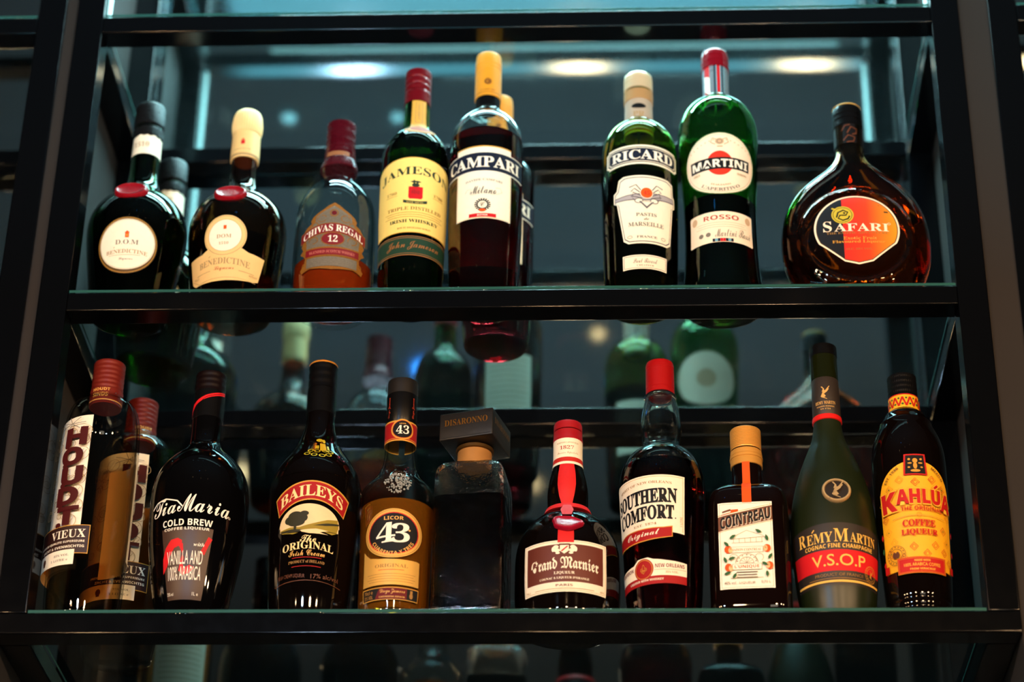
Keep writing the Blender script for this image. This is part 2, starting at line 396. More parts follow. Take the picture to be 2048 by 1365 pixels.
        if zz:
            a = np.interp([min(ys), max(ys)], sf.z, sf.w); mid = sf.R((min(ys)+max(ys))/2)
            if abs((a[0]+a[1])/2-mid) > .08 or sf.bump: cut(min(ys), max(ys), 3.0, 1)
        bmesh.ops.triangulate(bm, faces=[f for f in bm.faces if len(f.verts) > 4])
        rref = s.rref or rr
        for v in bm.verts:
            x, y, z = sf.pt(v.co.x, v.co.y, s.off0+.03*v.co.z, rref, s.back); v.co = (x*mm_, y*mm_, z*mm_)
        if s.back: bmesh.ops.reverse_faces(bm, faces=bm.faces[:])
        return link(s.name, bm, s.mats, s.b.root, sharp=180)
def heel(r, k=6): return [(0, r-k), (.6, r-k*.55), (1.8, r-k*.25), (4, r-k*.07), (8, r)]
G1 = 'liquor bottles on the upper shelf'; G2 = 'liquor bottles on the lower shelf'
# ================================================================== UPPER ROW
GREEN = glassm('green', (.10, .42, .10)); DKGREEN = glassm('dark_green', (.07, .26, .06)); CLEAR = glassm('clear', (.93, .96, .94)); AMBER = glassm('amber', (.80, .42, .16))
SEALW = mat('red_sealing_wax', sr(140, 10, 24), .25, coat=.4, bump=.5, vscale=260, var=.15)
CHARC = mat('black_foil', sr(20, 20, 22), .3, .2, rvar=.1, vscale=200, bump=.25)
def wax(b, name, cx, z, rx, rz_, y, tilt, m=SEALW, t=5, seed=0, wob=.05):
    rd = random.Random(seed); ph = [rd.random()*6.28 for _ in range(4)]; rings = []
    for k, (q, yy) in enumerate(((1, t), (1.03, t*.35), (.94, -t*.35), (.84, -t*.5), (.76, -t*.3), (.4, -t*.2))):
        R = []
        for i in range(48):
            a = 2*math.pi*i/48; wv = 1+wob*(math.sin(2*a+ph[0])+math.sin(3*a+ph[1])+.6*math.sin(5*a+ph[2]))
            x = rx*q*wv*math.sin(a); zz = rz_*q*wv*math.cos(a)
            R.append((cx+x, y+yy*math.cos(tilt)+zz*math.sin(tilt), z+zz*math.cos(tilt)-yy*math.sin(tilt)))
        rings.append(R)
    return link(name, loft(rings), m, b.root)

# --- dark green liqueur bottles with oval label (front one, and one standing behind it)
def herbal_green(X, Y, label):
    b = Bottle('liqueur_bottle', label, X, Y, H1, heel(46.5)+[(42, 50.7), (83, 56.4), (112, 59), (128, 57.4), (141, 52.6), (152, 45.2), (163, 34), (172, 25.8), (181, 20.6), (193, 18), (214, 17.2), (268, 16.6)], G1)
    b.body(DKGREEN); b.liquid(150, liqm('herbal', (.20, .26, .05)))
    b.lathe('cap', [(250, 16.9), (251, 18.3), (261, 18.3), (262.5, 17), (268, 16.6), (269, 18.4), (296, 18), (299.5, 16.6), (301, 14)], CHARC, 80, knurl=1, kd=.5)
    nl = b.label('neck_label', rref=17.4); nl.rect(-51, 222, 51, 249, CREAM)
    for k in range(5): nl.poly([(-12+k*9, 247.5), (-6+k*9, 252-k % 2*2), (-2+k*9, 247.5)], CREAM)
    nl.txt('1510', -4, 236, 20, 7, TAN, 'script'); nl.done()
    wax(b, 'wax_seal', -1, 146, 20, 14, -51, .42, seed=3, wob=.008)
    l = b.label('front_label', rref=57)
    l.ell(1.7, 68, 38, 36, mat('foil_dull_gold', sr(96, 70, 34), .45, .3)); l.ring(1.7, 68, 37, 35, .6, GOLDI); l.ell(1.7, 69, 34.8, 32, CREAM); l.ring(1.7, 69, 34, 31.2, .4, TAN)
    l.rect(-.6, 77, 4, 83, ORG); l.rect(.6, 78.4, 2.8, 81.4, GOLDI); l.poly([(-1.6, 83), (1.7, 86), (5, 83)], ORG)
    l.txt('D.O.M', 2, 71.5, 28, 6, GREY, 'serif'); l.txt('BENEDICTINE', 2.4, 60, 52, 5, TAN, 'serif', sag=1.4); l.line([(-14, 64.2), (-12.6, 65.4)], .6, TAN); l.line([(-20, 55), (20, 55.6)], .4, TAN)
    l.txt('Liqueur', 2, 50, 18, 4, GREY, 'script'); l.done()
herbal_green(-.4446, .0672, 'dark green bottle with red wax seal and oval cream label, leftmost of the upper shelf')
herbal_green(-.4368, .1880, 'dark green bottle with cream neck band, half hidden behind the leftmost upper bottle')

# --- amber brown liqueur bottle with cream cap
b = Bottle('liqueur_bottle', 'brown bottle with fluted cream cap, red wax seal and keyhole-shaped cream label', -.3242, .0654, H1,
           heel(47)+[(40, 51.6), (91, 56.6), (111, 57.4), (126, 55.8), (138, 51.6), (150, 43), (161, 31), (169, 23), (178, 18.6), (189, 16.4), (218, 15.6), (254, 15.4)], G1)
b.body(glassm('brown', (.36, .17, .06))); b.liquid(88, liqm('honey', (.40, .16, .04)))
CAPC = mat('cream_foil', sr(236, 196, 130), .45, var=.06, vscale=120)
b.lathe('cap', [(216, 16.4), (217, 17), (253, 16.3), (254.5, 15)], CAPC); b.lathe('stopper', [(254, 15.2), (256, 17.6), (262, 18.6), (270, 18.8), (281, 17.4), (286, 15.6), (289, 12.4)], mat('cream_wood', sr(240, 204, 140), .5, var=.08, vscale=90), 72, knurl=1, kd=.7)
nl = b.label('neck_label', rref=17, surf=Surf([(216, 17.2), (254, 16.6)], lin=True)); nl.rect(-50, 217.5, 50, 220, TAN); nl.rect(-50, 221, 50, 253.5, CAPC); nl.rect(-3, 233, 1.6, 239, RED); nl.rect(-2, 239.4, .6, 241, RED); nl.txt('LIQUEUR', -1, 226, 20, 2.4, TAN, 'serif'); nl.done()
wax(b, 'wax_seal', -3.5, 139.5, 19.5, 13.5, -51, .42, seed=8, wob=.008)
l = b.label('front_label', rref=57); ARC = [(-56, 26)]+[(-56+100*i/14, 21-1.2*math.sin(math.pi*i/14)+2*(i/14)) for i in range(1, 14)]+[(43.5, 24.6), (48, 55)]
l.poly(ARC+[(25, 58), (17, 62), (-27, 62), (-35, 58), (-58, 57)], CAPC); l.ell(-5.2, 78, 26.4, 26.6, CAPC); l.ring(-5.2, 78, 25.2, 25.4, .6, TAN); l.ring(-5.2, 78, 20.5, 20.8, .4, TAN); l.ell(-5.2, 78, 20, 20.2, CREAM)
l.rect(-7, 86, -3.4, 91, ORG); l.txt('DOM', -6, 77, 18, 5, TAN, 'serif'); l.txt('1510', -6, 68, 12, 3.5, TAN, 'serif'); l.txt('BENEDICTINE', -5, 45.5, 68, 8, TAN, 'serif', sag=3.5, slope=-.02); l.line([(-24.8, 51), (-22.6, 53)], .8, TAN); l.txt('Liqueur', -4, 35.5, 26, 6.4, mat('ink_rust', sr(180, 96, 60), .5), 'script')
l.line([(-44, 32), (-22, 34)], .6, TAN); l.line([(15, 33.4), (36, 31.4)], .6, TAN); l.line([(-54, 29)]+[(x, 24.5-.002*x*x) for x in range(-40, 41, 8)], .4, TAN); l.txt('70cl', -46, 29, 10, 3, TAN); l.txt('40%vol', 35, 29, 12, 3, TAN); l.done()

# --- whisky bottle with round shoulders, a third full
b = Bottle('whisky_bottle', 'clear whisky bottle a third full, dark red foil neck and ornate gold label marked 12', -.2077, .0557, H1,
           heel(45)+[(33, 47.5), (59, 47.7), (89, 47.4), (109, 47.2), (127, 46.6), (143, 43.6), (157, 37.2), (168, 29), (174, 22), (178, 19.6), (184, 20.8), (194, 22), (203, 20.4), (212, 17.6), (256, 15.8)], G1)
THIN = thin_glass('clear_thin', (.965, .98, .97)); b.body(THIN); b.liquid(52, cloudy('whisky', (.60, .065, .005), .78))
REDF = mat('red_foil_dark', sr(84, 8, 24), .28, .35, rvar=.1, vscale=90)
b.lathe('neck_foil', [(193, 21.6), (194, 22.4), (200, 21.6), (204, 20.2), (208, 19.2), (209, 18.3), (213, 18.7), (214, 18), (219, 18.4), (220, 17.7), (225, 18), (226, 17.2), (233, 17.2)], REDF)
b.cap(233, 260.5, 17.7, REDF, ridges=2); nl = b.label('neck_label', rref=19.4, surf=Surf([(205, 20.2), (216, 19)], lin=True)); nl.rect(-14, 206.5, 14, 213, mat('ink_dull_gold', sr(150, 96, 60), .5)); nl.done()
l = b.label('front_label', rref=47.5); AG = mat('foil_antique_gold', sr(150, 98, 34), .45, .3, var=.4, vscale=500); SIL = mat('foil_silver', sr(128, 120, 106), .4, .4, var=.35, vscale=500)
half = [(0, 120.5), (6, 117), (12, 112), (19, 107.5), (25, 103), (28, 98), (27, 94), (33, 90), (38, 84), (40, 77), (37, 72), (40, 66), (37, 60), (41, 56), (36, 52), (33, 48), (34, 40), (40, 34), (38, 29), (32, 31), (26, 32.5), (14, 31), (0, 29.5)]
l.poly([(4+x, y) for x, y in half]+[(4-x, y) for x, y in half[::-1]], AG)
ih = [(0, 116), (10, 110), (21, 103), (22, 96), (30, 86), (34, 76), (32, 66), (32, 60), (0, 60)]
l.poly([(4+x, y) for x, y in ih]+[(4-x, y) for x, y in ih[::-1]], SIL)
for sx in (-1, 1):
    l.ring(4+sx*14, 99, 6, 5, 1, AG, a0=20, a1=330); l.ring(4+sx*22, 91, 4, 4, 1, AG); l.ring(4+sx*23, 70, 6, 5, 1.1, AG, a0=-100, a1=200); l.ring(4+sx*32, 38, 5, 4, 1.1, AG); l.line([(4+sx*5, 112), (4+sx*14, 105), (4+sx*20, 97)], 1.2, GREY)
l.ring(4, 106, 5, 5, 1.2, AG); l.ell(4, 106, 3, 3, MAROON)
l.rect(-37, 78.5, 45, 92.5, AG, sag=10); l.rect(-36.4, 79.4, 44.4, 91.6, mat('ink_crimson', sr(116, 9, 22), .5), sag=10); l.txt('CHIVAS REGAL', 4, 85.6, 74, 9, INKW, 'serif', sag=9.4)
l.ell(4, 70.5, 13.6, 9.2, AG); l.ell(4, 70.5, 12.6, 8.2, MC['ink_crimson']); l.txt('12', 4, 70.6, 11, 9, INKW, 'serif')
l.rect(-29, 47.6, 37, 58.6, AG); l.rect(-28, 48.6, 36, 57.6, MC['ink_crimson']); l.txt('BLENDED SCOTCH WHISKY', 4, 53, 54, 3.6, mat('ink_pink', sr(190, 110, 100), .5), 'serif')
l.rect(-26, 33.5, 34, 46, SIL); l.lines(4, 43, 4, 2.6, 48, GREY, .6); l.done()

# --- green whiskey bottle with straw arched label
b = Bottle('whiskey_bottle', 'dark green whiskey bottle with tall straw-yellow arched label and dark red cap', -.1167, .0480, H1,
           heel(35.5)+[(29, 37.4), (81, 38.6), (107, 39.4), (160, 40), (190, 40), (207, 39.2), (220, 36), (231, 29.6), (238, 22.6), (244, 17.6), (256, 16), (290, 15.2), (328, 14.6)], G1)
b.body(GREEN); b.liquid(236, liqm('whiskey_dark', (.17, .10, .02)))
b.cap(283.4, 331.6, 15.9, mat('red_cap_satin', sr(112, 9, 22), .3, .25, rvar=.1, vscale=120), ridges=0, groove=((319, 321), (310, 312.6), (301, 303.4), (296, 297)), name='cap')
nl = b.label('neck_label', rref=15.8); nl.rect(-5, 238, 13.4, 282.5, mat('paper_ochre', sr(222, 168, 70), .55, var=.05, vscale=250)); nl.rect(-.5, 249, 8.5, 280, TAN); nl.rect(.2, 249.6, 7.8, 279.4, MC['paper_ochre']); nl.txt('JAMESON', 4, 265, 24, 4, TAN, 'serif', rot=math.pi/2)
nl.ell(4.4, 233.5, 11, 11.4, MC['paper_ochre']); nl.ring(4.4, 233.5, 9.6, 10, .7, mat('ink_rust2', sr(186, 60, 30), .5)); nl.ell(4.4, 233.5, 7.4, 7.8, MC['ink_rust2']); nl.txt('JJ&S', 4.4, 233.5, 10, 5, MC['paper_ochre'], 'script'); nl.done()
l = b.label('front_label', rref=39.5)
dome = [(6+58*math.cos(a), 168+15*math.sin(a)) for a in [math.pi*i/24 for i in range(25)]]
l.poly([(-52, 79), (64, 79)]+dome, GOLDI); l.poly([(-51.2, 79.8), (63.2, 79.8)]+[(6+(x-6)*.986, y-.8) for x, y in dome], YEL)
l.txt('JAMESON', 6.5, 163.5, 94, 12.4, mat('ink_deep_green', sr(28, 46, 30), .5), 'serif', sag=7.5)
l.rect(-2.2, 126, 14.4, 141.5, RED); l.rect(-1, 124.6, 13.2, 126, RED); l.txt('ship', 6.1, 134, 10, 8, mat('ink_red_dark', sr(120, 10, 16), .5), 'frak'); l.ell(6, 143.4, 4.4, 2.6, MC['ink_deep_green']); l.rect(3, 145, 5, 150.5, MC['ink_deep_green']); l.rect(7, 145, 9, 149.5, MC['ink_deep_green']); l.ell(6, 148, 6, 1.2, MC['ink_deep_green'])
l.rect(-8, 117.6, 20, 121.4, MC['ink_deep_green'], sag=-2.4); l.txt('SINE METU', 6, 119.3, 20, 1.5, YEL, 'serif', sag=-1.2)
OCH = mat('ink_ochre', sr(156, 112, 50), .5)
l.txt('1780', -23, 134, 14, 4, OCH, 'serif'); l.txt('1780', 35, 134, 14, 4, OCH, 'serif'); l.line([(-31, 130), (-15, 130)], .4, OCH); l.line([(27, 130), (43, 130)], .4, OCH)
l.txt('TRIPLE DISTILLED', 6, 111.5, 68, 4.6, MC['ink_ochre'], 'serif'); l.lines(6, 106, 3, 3, 74, OCH, .5); l.txt('IRISH WHISKEY', 6, 94.5, 60, 4.4, MC['ink_deep_green'], 'serif'); l.txt('BOW ST. DISTILLERY DUBLIN', 6, 85, 40, 2.2, OCH, 'serif'); l.done()
l = b.label('lower_band', rref=38.4); l.rect(-54, 48.4, 62, 74.6, mat('ink_bronze', sr(150, 96, 50), .45)); l.rect(-53, 49.4, 61, 73.6, DGRN); l.frame(-51, 51, 59, 72, .6, MC['ink_bronze']); l.txt('John Jameson', 6, 61.5, 66, 12, MC['ink_bronze'], 'script'); l.done()

# --- red bitter bottles (front one, and one behind)
def bitter(X, Y, label):
    b = Bottle('aperitif_bottle', label, X, Y, H1, heel(38.5)+[(30, 40.6), (69, 42), (108, 43.2), (162, 43.4), (216, 43.5), (233, 42.8), (247, 39.6), (258, 32.8), (266, 25.2), (271, 18.8), (276, 15.4), (290, 14.2), (356, 13.8)], G1)
    b.body(CLEAR); b.liquid(228, liqm('bitter_red', (.30, .012, .02)))
    OC = mat('orange_cap', sr(226, 150, 40), .4, var=.05, vscale=150)
    b.lathe('neck_seal', [(279, 14.4), (279.5, 15), (293, 15)], BLKP)
    b.lathe('cap', [(292.5, 15.4), (293, 16), (334, 15.9), (334.6, 15.4), (335.6, 15.4), (336.2, 15.9), (340, 15.9), (340.6, 15.4), (341.4, 15.4), (342, 15.9), (350, 15.8), (350.6, 15.2), (356, 15.2), (358, 14.6), (359, 13)], OC)
    nl = b.label('cap_print', rref=16, surf=Surf([(292, 16), (340, 15.9)], lin=True)); nl.ell(.6, 312, 4.4, 4.6, mat('ink_cap_brown', sr(120, 70, 24), .5)); nl.txt('C', .6, 312, 3.4, 4.4, OC, 'serif'); nl.txt('CAMPARI', .6, 300, 18, 2, MC['ink_cap_brown'], 'serif'); nl.rect(-25, 296, 25, 296.7, MC['ink_cap_brown']); nl.done()
    l = b.label('front_label', rref=43.4)
    l.rect(-35, 189, 33.6, 197.6, CREAM); l.rect(-35, 196.6, 33.6, 198.2, GOLDI); l.rect(-34.5, 97, 34.5, 166, CREAM, sag=0); l.frame(-33.8, 97.8, 33.8, 165, .4, GOLDI)
    l.rect(-60, 161.6, 57, 189.6, INKW); l.rect(-60, 162.8, 57, 188.4, NAVY)
    l.txt('CAMPARI', -.5, 175.4, 98, 15.6, INKW, 'serif', fat=.012)
    l.txt('DAVIDE CAMPARI', .3, 150.4, 44, 3, GREY, 'serif', sag=2); l.txt('Milano', 0, 136, 30, 10.5, BLK, 'script'); l.line([(-22, 133), (-19, 138), (-14, 137), (-16, 131), (-12, 129.6), (-4, 130.5)], .35, GREY); l.line([(14, 139), (20, 140), (22, 134), (16, 131), (8, 130)], .35, GREY)
    for k in range(18):
        a = 2*math.pi*k/18; l.rect(0, 0, 0, 0, BLK) if 0 else l.poly([(-.6+6*math.cos(a-.09), 115.4+6*math.sin(a-.09)), (-.6+9.4*math.cos(a-.12), 115.4+8.6*math.sin(a-.12)), (-.6+9.4*math.cos(a+.12), 115.4+8.6*math.sin(a+.12)), (-.6+6*math.cos(a+.09), 115.4+6*math.sin(a+.09))], BLK, up=False)
    l.ell(-.6, 115.4, 6.8, 6.4, BLK); l.ell(-.6, 115.4, 5.4, 5, CREAM); l.txt('C', -.6, 115.6, 5, 6.5, BLK, 'script'); l.ell(-.6, 107.6, 4, 2, ORG)
    l.rect(-16.4, 98.6, 15.4, 103.4, RED); l.txt('BITTER', -.4, 101, 12, 2.2, INKW, 'bold'); l.done()
    k = b.label('back_label', rref=43.4, back=True); k.rect(-33, 70, 33, 165, CREAM); k.lines(0, 155, 10, 8, 54, TAN, .8); k.done()
    return b
bitter(-.0320, .0515, 'tall bottle of dark red aperitif with orange cap and navy band across cream label')
bitter(-.0215, .1405, 'second dark red aperitif bottle, hidden behind the one with the navy band')

# --- anise bottle
b = Bottle('aperitif_bottle', 'olive green anise bottle with cream cap, navy name strip and tall cream label', .1496, .0532, H1,
           heel(40)+[(33, 42.4), (87, 43.9), (139, 44.8), (191, 45.2), (212, 44.4), (226, 41.8), (238, 36.4), (247, 28.6), (253, 20.4), (258, 17), (266, 16.2), (322, 15.6)], G1)
b.body(glassm('olive', (.40, .56, .08))); b.liquid(165, liqm('anise', (.16, .045, .015)))
CCAP = mat('cream_cap_metal', sr(232, 206, 168), .32, .35, rvar=.1, vscale=100)
b.lathe('cap', [(303.5, 16.2), (304, 17.4), (312, 17.4), (312.5, 16.9), (313.5, 16.9), (314, 17.4), (319, 17.3), (319.5, 16.8), (320.5, 16.8), (321, 17.2), (325, 16.8), (327, 15)], CCAP)
b.lathe('cap_collar', [(285.5, 16.6), (286, 17.6), (300, 17.6), (301, 16.6), (301.5, 16)], mat('tan_cap_metal', sr(196, 150, 100), .35, .3))
nl = b.label('neck_label', rref=16.8, surf=Surf([(232, 17.4), (240, 16.9), (287, 16.4)], lin=True)); WR = mat('paper_translucent', sr(176, 158, 140), .4, var=.15, vscale=90)
nl.rect(-52, 234.5, 52, 286, WR); nl.rect(-52, 234.5, 52, 238, CREAM); nl.rect(-52, 238, 52, 241.5, mat('ink_amber', sr(214, 142, 40), .5)); nl.rect(-52, 241.5, 52, 243, CREAM); nl.ell(0, 274, 9, 3.6, BLK); nl.txt('PR', 0, 262, 14, 8, TAN, 'serif'); nl.done()
l = b.label('name_strip', rref=45.2)
def nstrip(x0, x1, y0, y1, c): return [(x0, y0+c), (x0+c, y0+c*.6), (x0+c, y0), (x1-c, y0), (x1-c, y0+c*.6), (x1, y0+c), (x1, y1-c), (x1-c, y1-c*.6), (x1-c, y1), (x0+c, y1), (x0+c, y1-c*.6), (x0, y1-c)]
l.poly(nstrip(-45, 54, 170, 197, 4), CREAM); l.poly(nstrip(-42.4, 51.4, 172.6, 194.4, 3), NAVY); l.poly(nstrip(-41, 50, 173.8, 193.2, 3), CREAM); l.poly(nstrip(-40, 49, 174.7, 192.3, 3), NAVY); l.txt('RICARD', 4.2, 183.4, 80, 13.4, INKW, 'serif', fat=.01); l.done()
l = b.label('front_label', rref=44.6); SL = ink('slate', 96, 92, 98)
mp = [(-26, 151), (-20, 154), (35, 154), (43, 151), (44, 136), (47, 133), (47, 120), (43, 118), (38.6, 66), (33, 61.5), (-15, 61.5), (-21, 66), (-29, 118), (-33.5, 121), (-33.5, 134), (-29, 137)]
l.poly(mp, CREAM)
def inset(P, k, cx, cy): return [(cx+(x-cx)*k, cy+(y-cy)*k) for x, y in P]
l.poly(inset(mp, .95, 6.5, 108), SL); l.poly(inset(mp, .925, 6.5, 108), CREAM)
l.poly([(-32, 127), (45, 132), (45, 125), (6, 119), (-32, 122)], SL); l.poly([(-31, 126), (44, 131), (44, 126), (6, 120.4), (-31, 123)], mat('ink_lilac', sr(172, 164, 168), .5))
for sx in (-1, 1):
    for k in range(4): l.line([(7+sx*5, 131-k*3), (7+sx*(12+2*k), 141-k*5), (7+sx*(20-k*2), 138-k*6)], 1.3, SL)
    l.ell(7+sx*9, 119, 5, 3.6, SL); l.ell(7+sx*9, 119, 4, 2.6, CREAM)
l.poly([(-2, 118), (7, 108), (16, 118)], SL); l.poly([(1, 117.4), (7, 111), (13, 117.4)], CREAM); l.ell(7, 129.5, 7.6, 7.8, CREAM); l.ell(7, 129.5, 6.8, 7, ORG); l.txt('45', 7, 129.5, 7, 5.5, RED, 'serif')
l.txt('PASTIS', 6.5, 100, 24, 4.6, GREY, 'serif'); l.txt('de', 6.5, 94, 6, 3.4, GREY, 'bi'); l.txt('MARSEILLE', 6.5, 87, 42, 5.6, GREY, 'serif'); l.txt('FRANCE', 7, 70, 24, 3.2, GREY, 'serif'); l.ring(-13, 70, 3, 2, .5, GREY); l.ring(27, 70, 3, 2, .5, GREY); l.done()
k = b.label('back_label', rref=44.6, back=True); k.rect(-30, 60, 30, 140, CREAM); k.lines(0, 130, 9, 7, 48, TAN, .8); k.done()
l = b.label('signature_label', rref=43); l.rect(-22, 28, 31.4, 46.4, CREAM); l.frame(-20.6, 29.4, 30, 45, .5, SL); l.txt('Paul Ricard', 4.6, 38.6, 28, 6, GREY, 'script'); l.txt('CREATEUR', 4.6, 32.6, 20, 2, GREY, 'serif'); l.done()

# --- vermouth bottle
b = Bottle('vermouth_bottle', 'bright green vermouth bottle half full, with red cap and round cream label', .2431, .0557, H1,
           heel(48, 5)+[(16, 47.2), (34, 44.8), (60, 42.9), (87, 42.2), (112, 42.2), (139, 42.9), (165, 44.3), (192, 46.1), (225, 47.6), (243, 47.4), (257, 45), (268, 40.6), (278, 33.6), (285, 25.4), (290, 18.6), (296, 15.2), (306, 14.4), (358, 14)], G1)
b.body(glassm('emerald', (.16, .62, .14))); b.liquid(132, liqm('vermouth', (.05, .012, .012)))
b.lathe('cap', [(335, 15.4), (335.6, 16.8), (343, 16.8), (343.5, 16.2), (344.5, 16.2), (345, 16.8), (351, 16.7), (351.5, 16.1), (352.5, 16.1), (353, 16.6), (359, 16.4), (361.5, 15.4), (363, 13)], mat('red_cap_gloss', sr(136, 10, 28), .22, .25, coat=.4, rvar=.06, vscale=90))
nl = b.label('neck_label', rref=15.4, surf=Surf([(279, 15.1), (336, 15.4)], lin=True)); STL = mat('foil_steel_blue', sr(150, 172, 186), .3, .5, rvar=.1, vscale=200)
nl.rect(-48, 280, 48, 335, STL); nl.rect(-48, 280, 48, 283, WHITE); nl.rect(-16, 283, -8, 335, RED); nl.poly([(-16, 300), (-8, 292), (-8, 318), (-16, 322)], WHITE)
for x, w_, m_ in ((-2.6, 2.2, NAVY), (-.4, 1.2, TEAL), (1, 4, RED), (5, 1.4, TEAL), (6.6, 2, NAVY), (9.4, 1, TEAL)): nl.rect(x, 283, x+w_, 335, m_)
nl.done()
l = b.label('front_label', rref=45.2); PK = mat('paper_blush', sr(250, 226, 200), .6, var=.05, vscale=250)
l.ell(-.4, 172, 46.2, 42, mat('ink_moss', sr(70, 110, 60), .5)); l.ell(-.4, 172, 45.2, 41, PK); l.ring(-.4, 172, 43, 39, .4, TAN); l.ell(-.8, 172, 15.6, 16.4, mat('ink_vermilion', sr(216, 44, 20), .5))
l.poly([(-38, 163), (37, 165.4), (37, 180.6), (-38, 179)], BLK); l.txt('MARTINI', -.5, 172, 70, 10.6, INKW, 'bold', slope=.025, fat=.01)
for k in range(16): l.ell(-36+2*0+4.8*k*1.0, 190+14*math.sin(math.pi*(k+.5)/16), .9, .9, mat('ink_sand', sr(206, 170, 134), .5), 8)
for sx in (-1, 1): l.line([(-.5+sx*2, 203), (-.5+sx*8, 206), (-.5+sx*10, 200), (-.5+sx*5, 197)], 1, TAN)
l.ell(-.5, 201, 5, 4.4, mat('ink_sand', (0, 0, 0))); l.ring(-.5, 201, 3.2, 3, .8, GREY); l.rect(-3.4, 193.4, 3, 194.6, TAN); l.txt('1863', -30, 159, 9, 3, TAN, 'serif'); l.txt('TORINO', 26, 159, 13, 3, TAN, 'serif')
l.txt("L'APERITIVO", -.5, 172, 50, 4.4, GREY, 'serif', arc=-36); l.txt('ITALIANO', -.5, 172, 24, 2.2, TAN, 'serif', arc=-30); l.done()
k = b.label('back_label', rref=45.2, back=True); k.ell(0, 172, 44, 40, PK); k.ell(0, 172, 14, 14, MC['ink_sand']); k.done()
l = b.label('lower_label', rref=42.5); l.poly([(-42.5, 66), (-41, 64.5), (38, 64.5), (39.5, 66), (39.5, 105), (38, 106.5), (-41, 106.5), (-42.5, 105)], PK); l.txt('ROSSO', -1.4, 98.6, 42, 6.4, mat('ink_brick', sr(170, 60, 40), .5), 'bold'); l.lines(-1.5, 91.6, 3, 3, 62, MC['ink_sand'], .5)
l.ell(-35, 98, 4, 5, MC['ink_sand']); l.ell(32, 98, 4, 5, MC['ink_sand']); l.ell(-26, 76, 3, 3, GREY); l.ell(-17, 76, 3, 3, GREY); l.txt('Martini Rossi', 13, 77.5, 44, 11, GREY, 'script', slope=.04)
for k, m_ in enumerate((NAVY, TEAL, NAVY, RED, RED, NAVY, TEAL, NAVY)): l.rect(-12+k*3, 65, -9.2+k*3, 69.4, m_)
l.done()

# --- flat round fruit liqueur flask
SX, SZ = -1.5, 70
def flask_bump(x, z):
    q = math.hypot((x-SX)/62, (z-SZ)/61); t = max(0, 1-q)
    return 3.0*math.exp(-((q-1)/.055)**2)+(1.5*min(1, t*4) if q < 1 else 0)
b = Bottle('liqueur_bottle', 'wide flat round amber flask with black cap and pointed oval red and orange label', .3966, .0440, H1,
           [(0, 57, 22), (1, 60, 26), (4, 63, 28.5), (12, 69, 31), (26, 76, 33), (41, 81, 34), (55, 84, 34.5), (76, 85.2, 34.5), (95, 84, 34), (113, 80.4, 33), (131, 73.6, 31), (148, 63, 28), (162, 48.6, 25), (174, 34, 22), (185, 23.8, 19.2), (196, 18.2, 17.4), (207, 16.8, 16.8), (240, 16.4, 16.4), (262, 16, 16)], G1, n=2.35, planar=True, bump=flask_bump, N=128)
b.body(AMBER, wall=3); b.liquid(180, liqm('tropical', (.62, .16, .03)), wall=3)
for o in b.root.children:
    o.data.shade_smooth() if hasattr(o.data, 'shade_smooth') else None
b.lathe('cap', [(238, 16.6), (238.6, 17.6), (246, 17.6), (246.6, 16.9), (248, 16.9), (248.6, 17.6), (253, 17.6), (253.6, 16.9), (255, 16.9), (255.6, 17.6), (261, 17.5), (265, 17.2), (267.6, 16.2), (268.4, 14)], BLKP)
b.lathe('cap_rim', [(266.4, 16.95), (267.2, 17.1), (268.3, 16.2), (268.8, 14.6)], GOLDI)
nl = b.label('neck_label', rref=17, surf=Surf([(206, 17.1), (239, 16.7)], lin=True)); nl.rect(-40, 210, 40, 238, BLK)
nl.line([(-8, 214), (-2, 221), (6, 218), (4, 212), (-4, 211)], 1.6, mat('ink_cocoa', sr(100, 52, 30), .5)); nl.line([(-3, 224), (2, 233), (9, 230), (8, 224), (3, 222)], 1.6, MC['ink_cocoa']); nl.line([(-10, 228), (-5, 235), (1, 236)], 1.4, MC['ink_cocoa']); nl.done()
l = b.label('front_label')
def oval(k):
    P = []
    for i in range(61):
        a = math.radians(-25+230*i/60); P.append((-1.5+48.5*k*math.cos(a), 78+46*k*math.sin(a)))
    return P+[(-1.5-16*k, 78-44*k), (-1.5, 78-48*k), (-1.5+16*k, 78-44*k)]
l.poly(oval(1), PK); l.poly(oval(.955), mat('ink_olive', sr(60, 50, 24), .5)); O = oval(.935)
dk = ink('ink_night', 22, 24, 32); rd = mat('ink_fire', (.62, .06, .02), .5)
ntf = rd.node_tree; g = ntf.nodes.new('ShaderNodeTexCoord'); sp = ntf.nodes.new('ShaderNodeSeparateXYZ'); cr = ntf.nodes.new('ShaderNodeValToRGB'); mr = ntf.nodes.new('ShaderNodeMapRange')
mr.inputs[1].default_value = -.017; mr.inputs[2].default_value = .044; cr.color_ramp.elements[0].color = (*sr(206, 34, 22), 1); cr.color_ramp.elements[1].color = (*sr(240, 150, 24), 1)
e_ = cr.color_ramp.elements.new(.45); e_.color = (*sr(222, 60, 20), 1)
ntf.links.new(g.outputs['Object'], sp.inputs[0]); ntf.links.new(sp.outputs[0], mr.inputs[0]); ntf.links.new(mr.outputs[0], cr.inputs[0]); ntf.links.new(cr.outputs[0], ntf.nodes['Principled BSDF'].inputs['Base Color'])
l.poly(O, rd)
def clipx(P, X):
    Q = []
    for i in range(len(P)):
        p, q = P[i], P[(i+1) % len(P)]
        if p[0] <= X: Q.append(p)
        if (p[0]-X)*(q[0]-X) < 0: k = (X-p[0])/(q[0]-p[0]); Q.append((X, p[1]+k*(q[1]-p[1])))
    return Q
l.poly(clipx(O, -17.5), dk)
l.ell(-17, 96.5, 12.6, 12, mat('ink_lime_gold', sr(196, 176, 50), .45)); l.ring(-17, 96.5, 11, 10.4, .6, BLK)
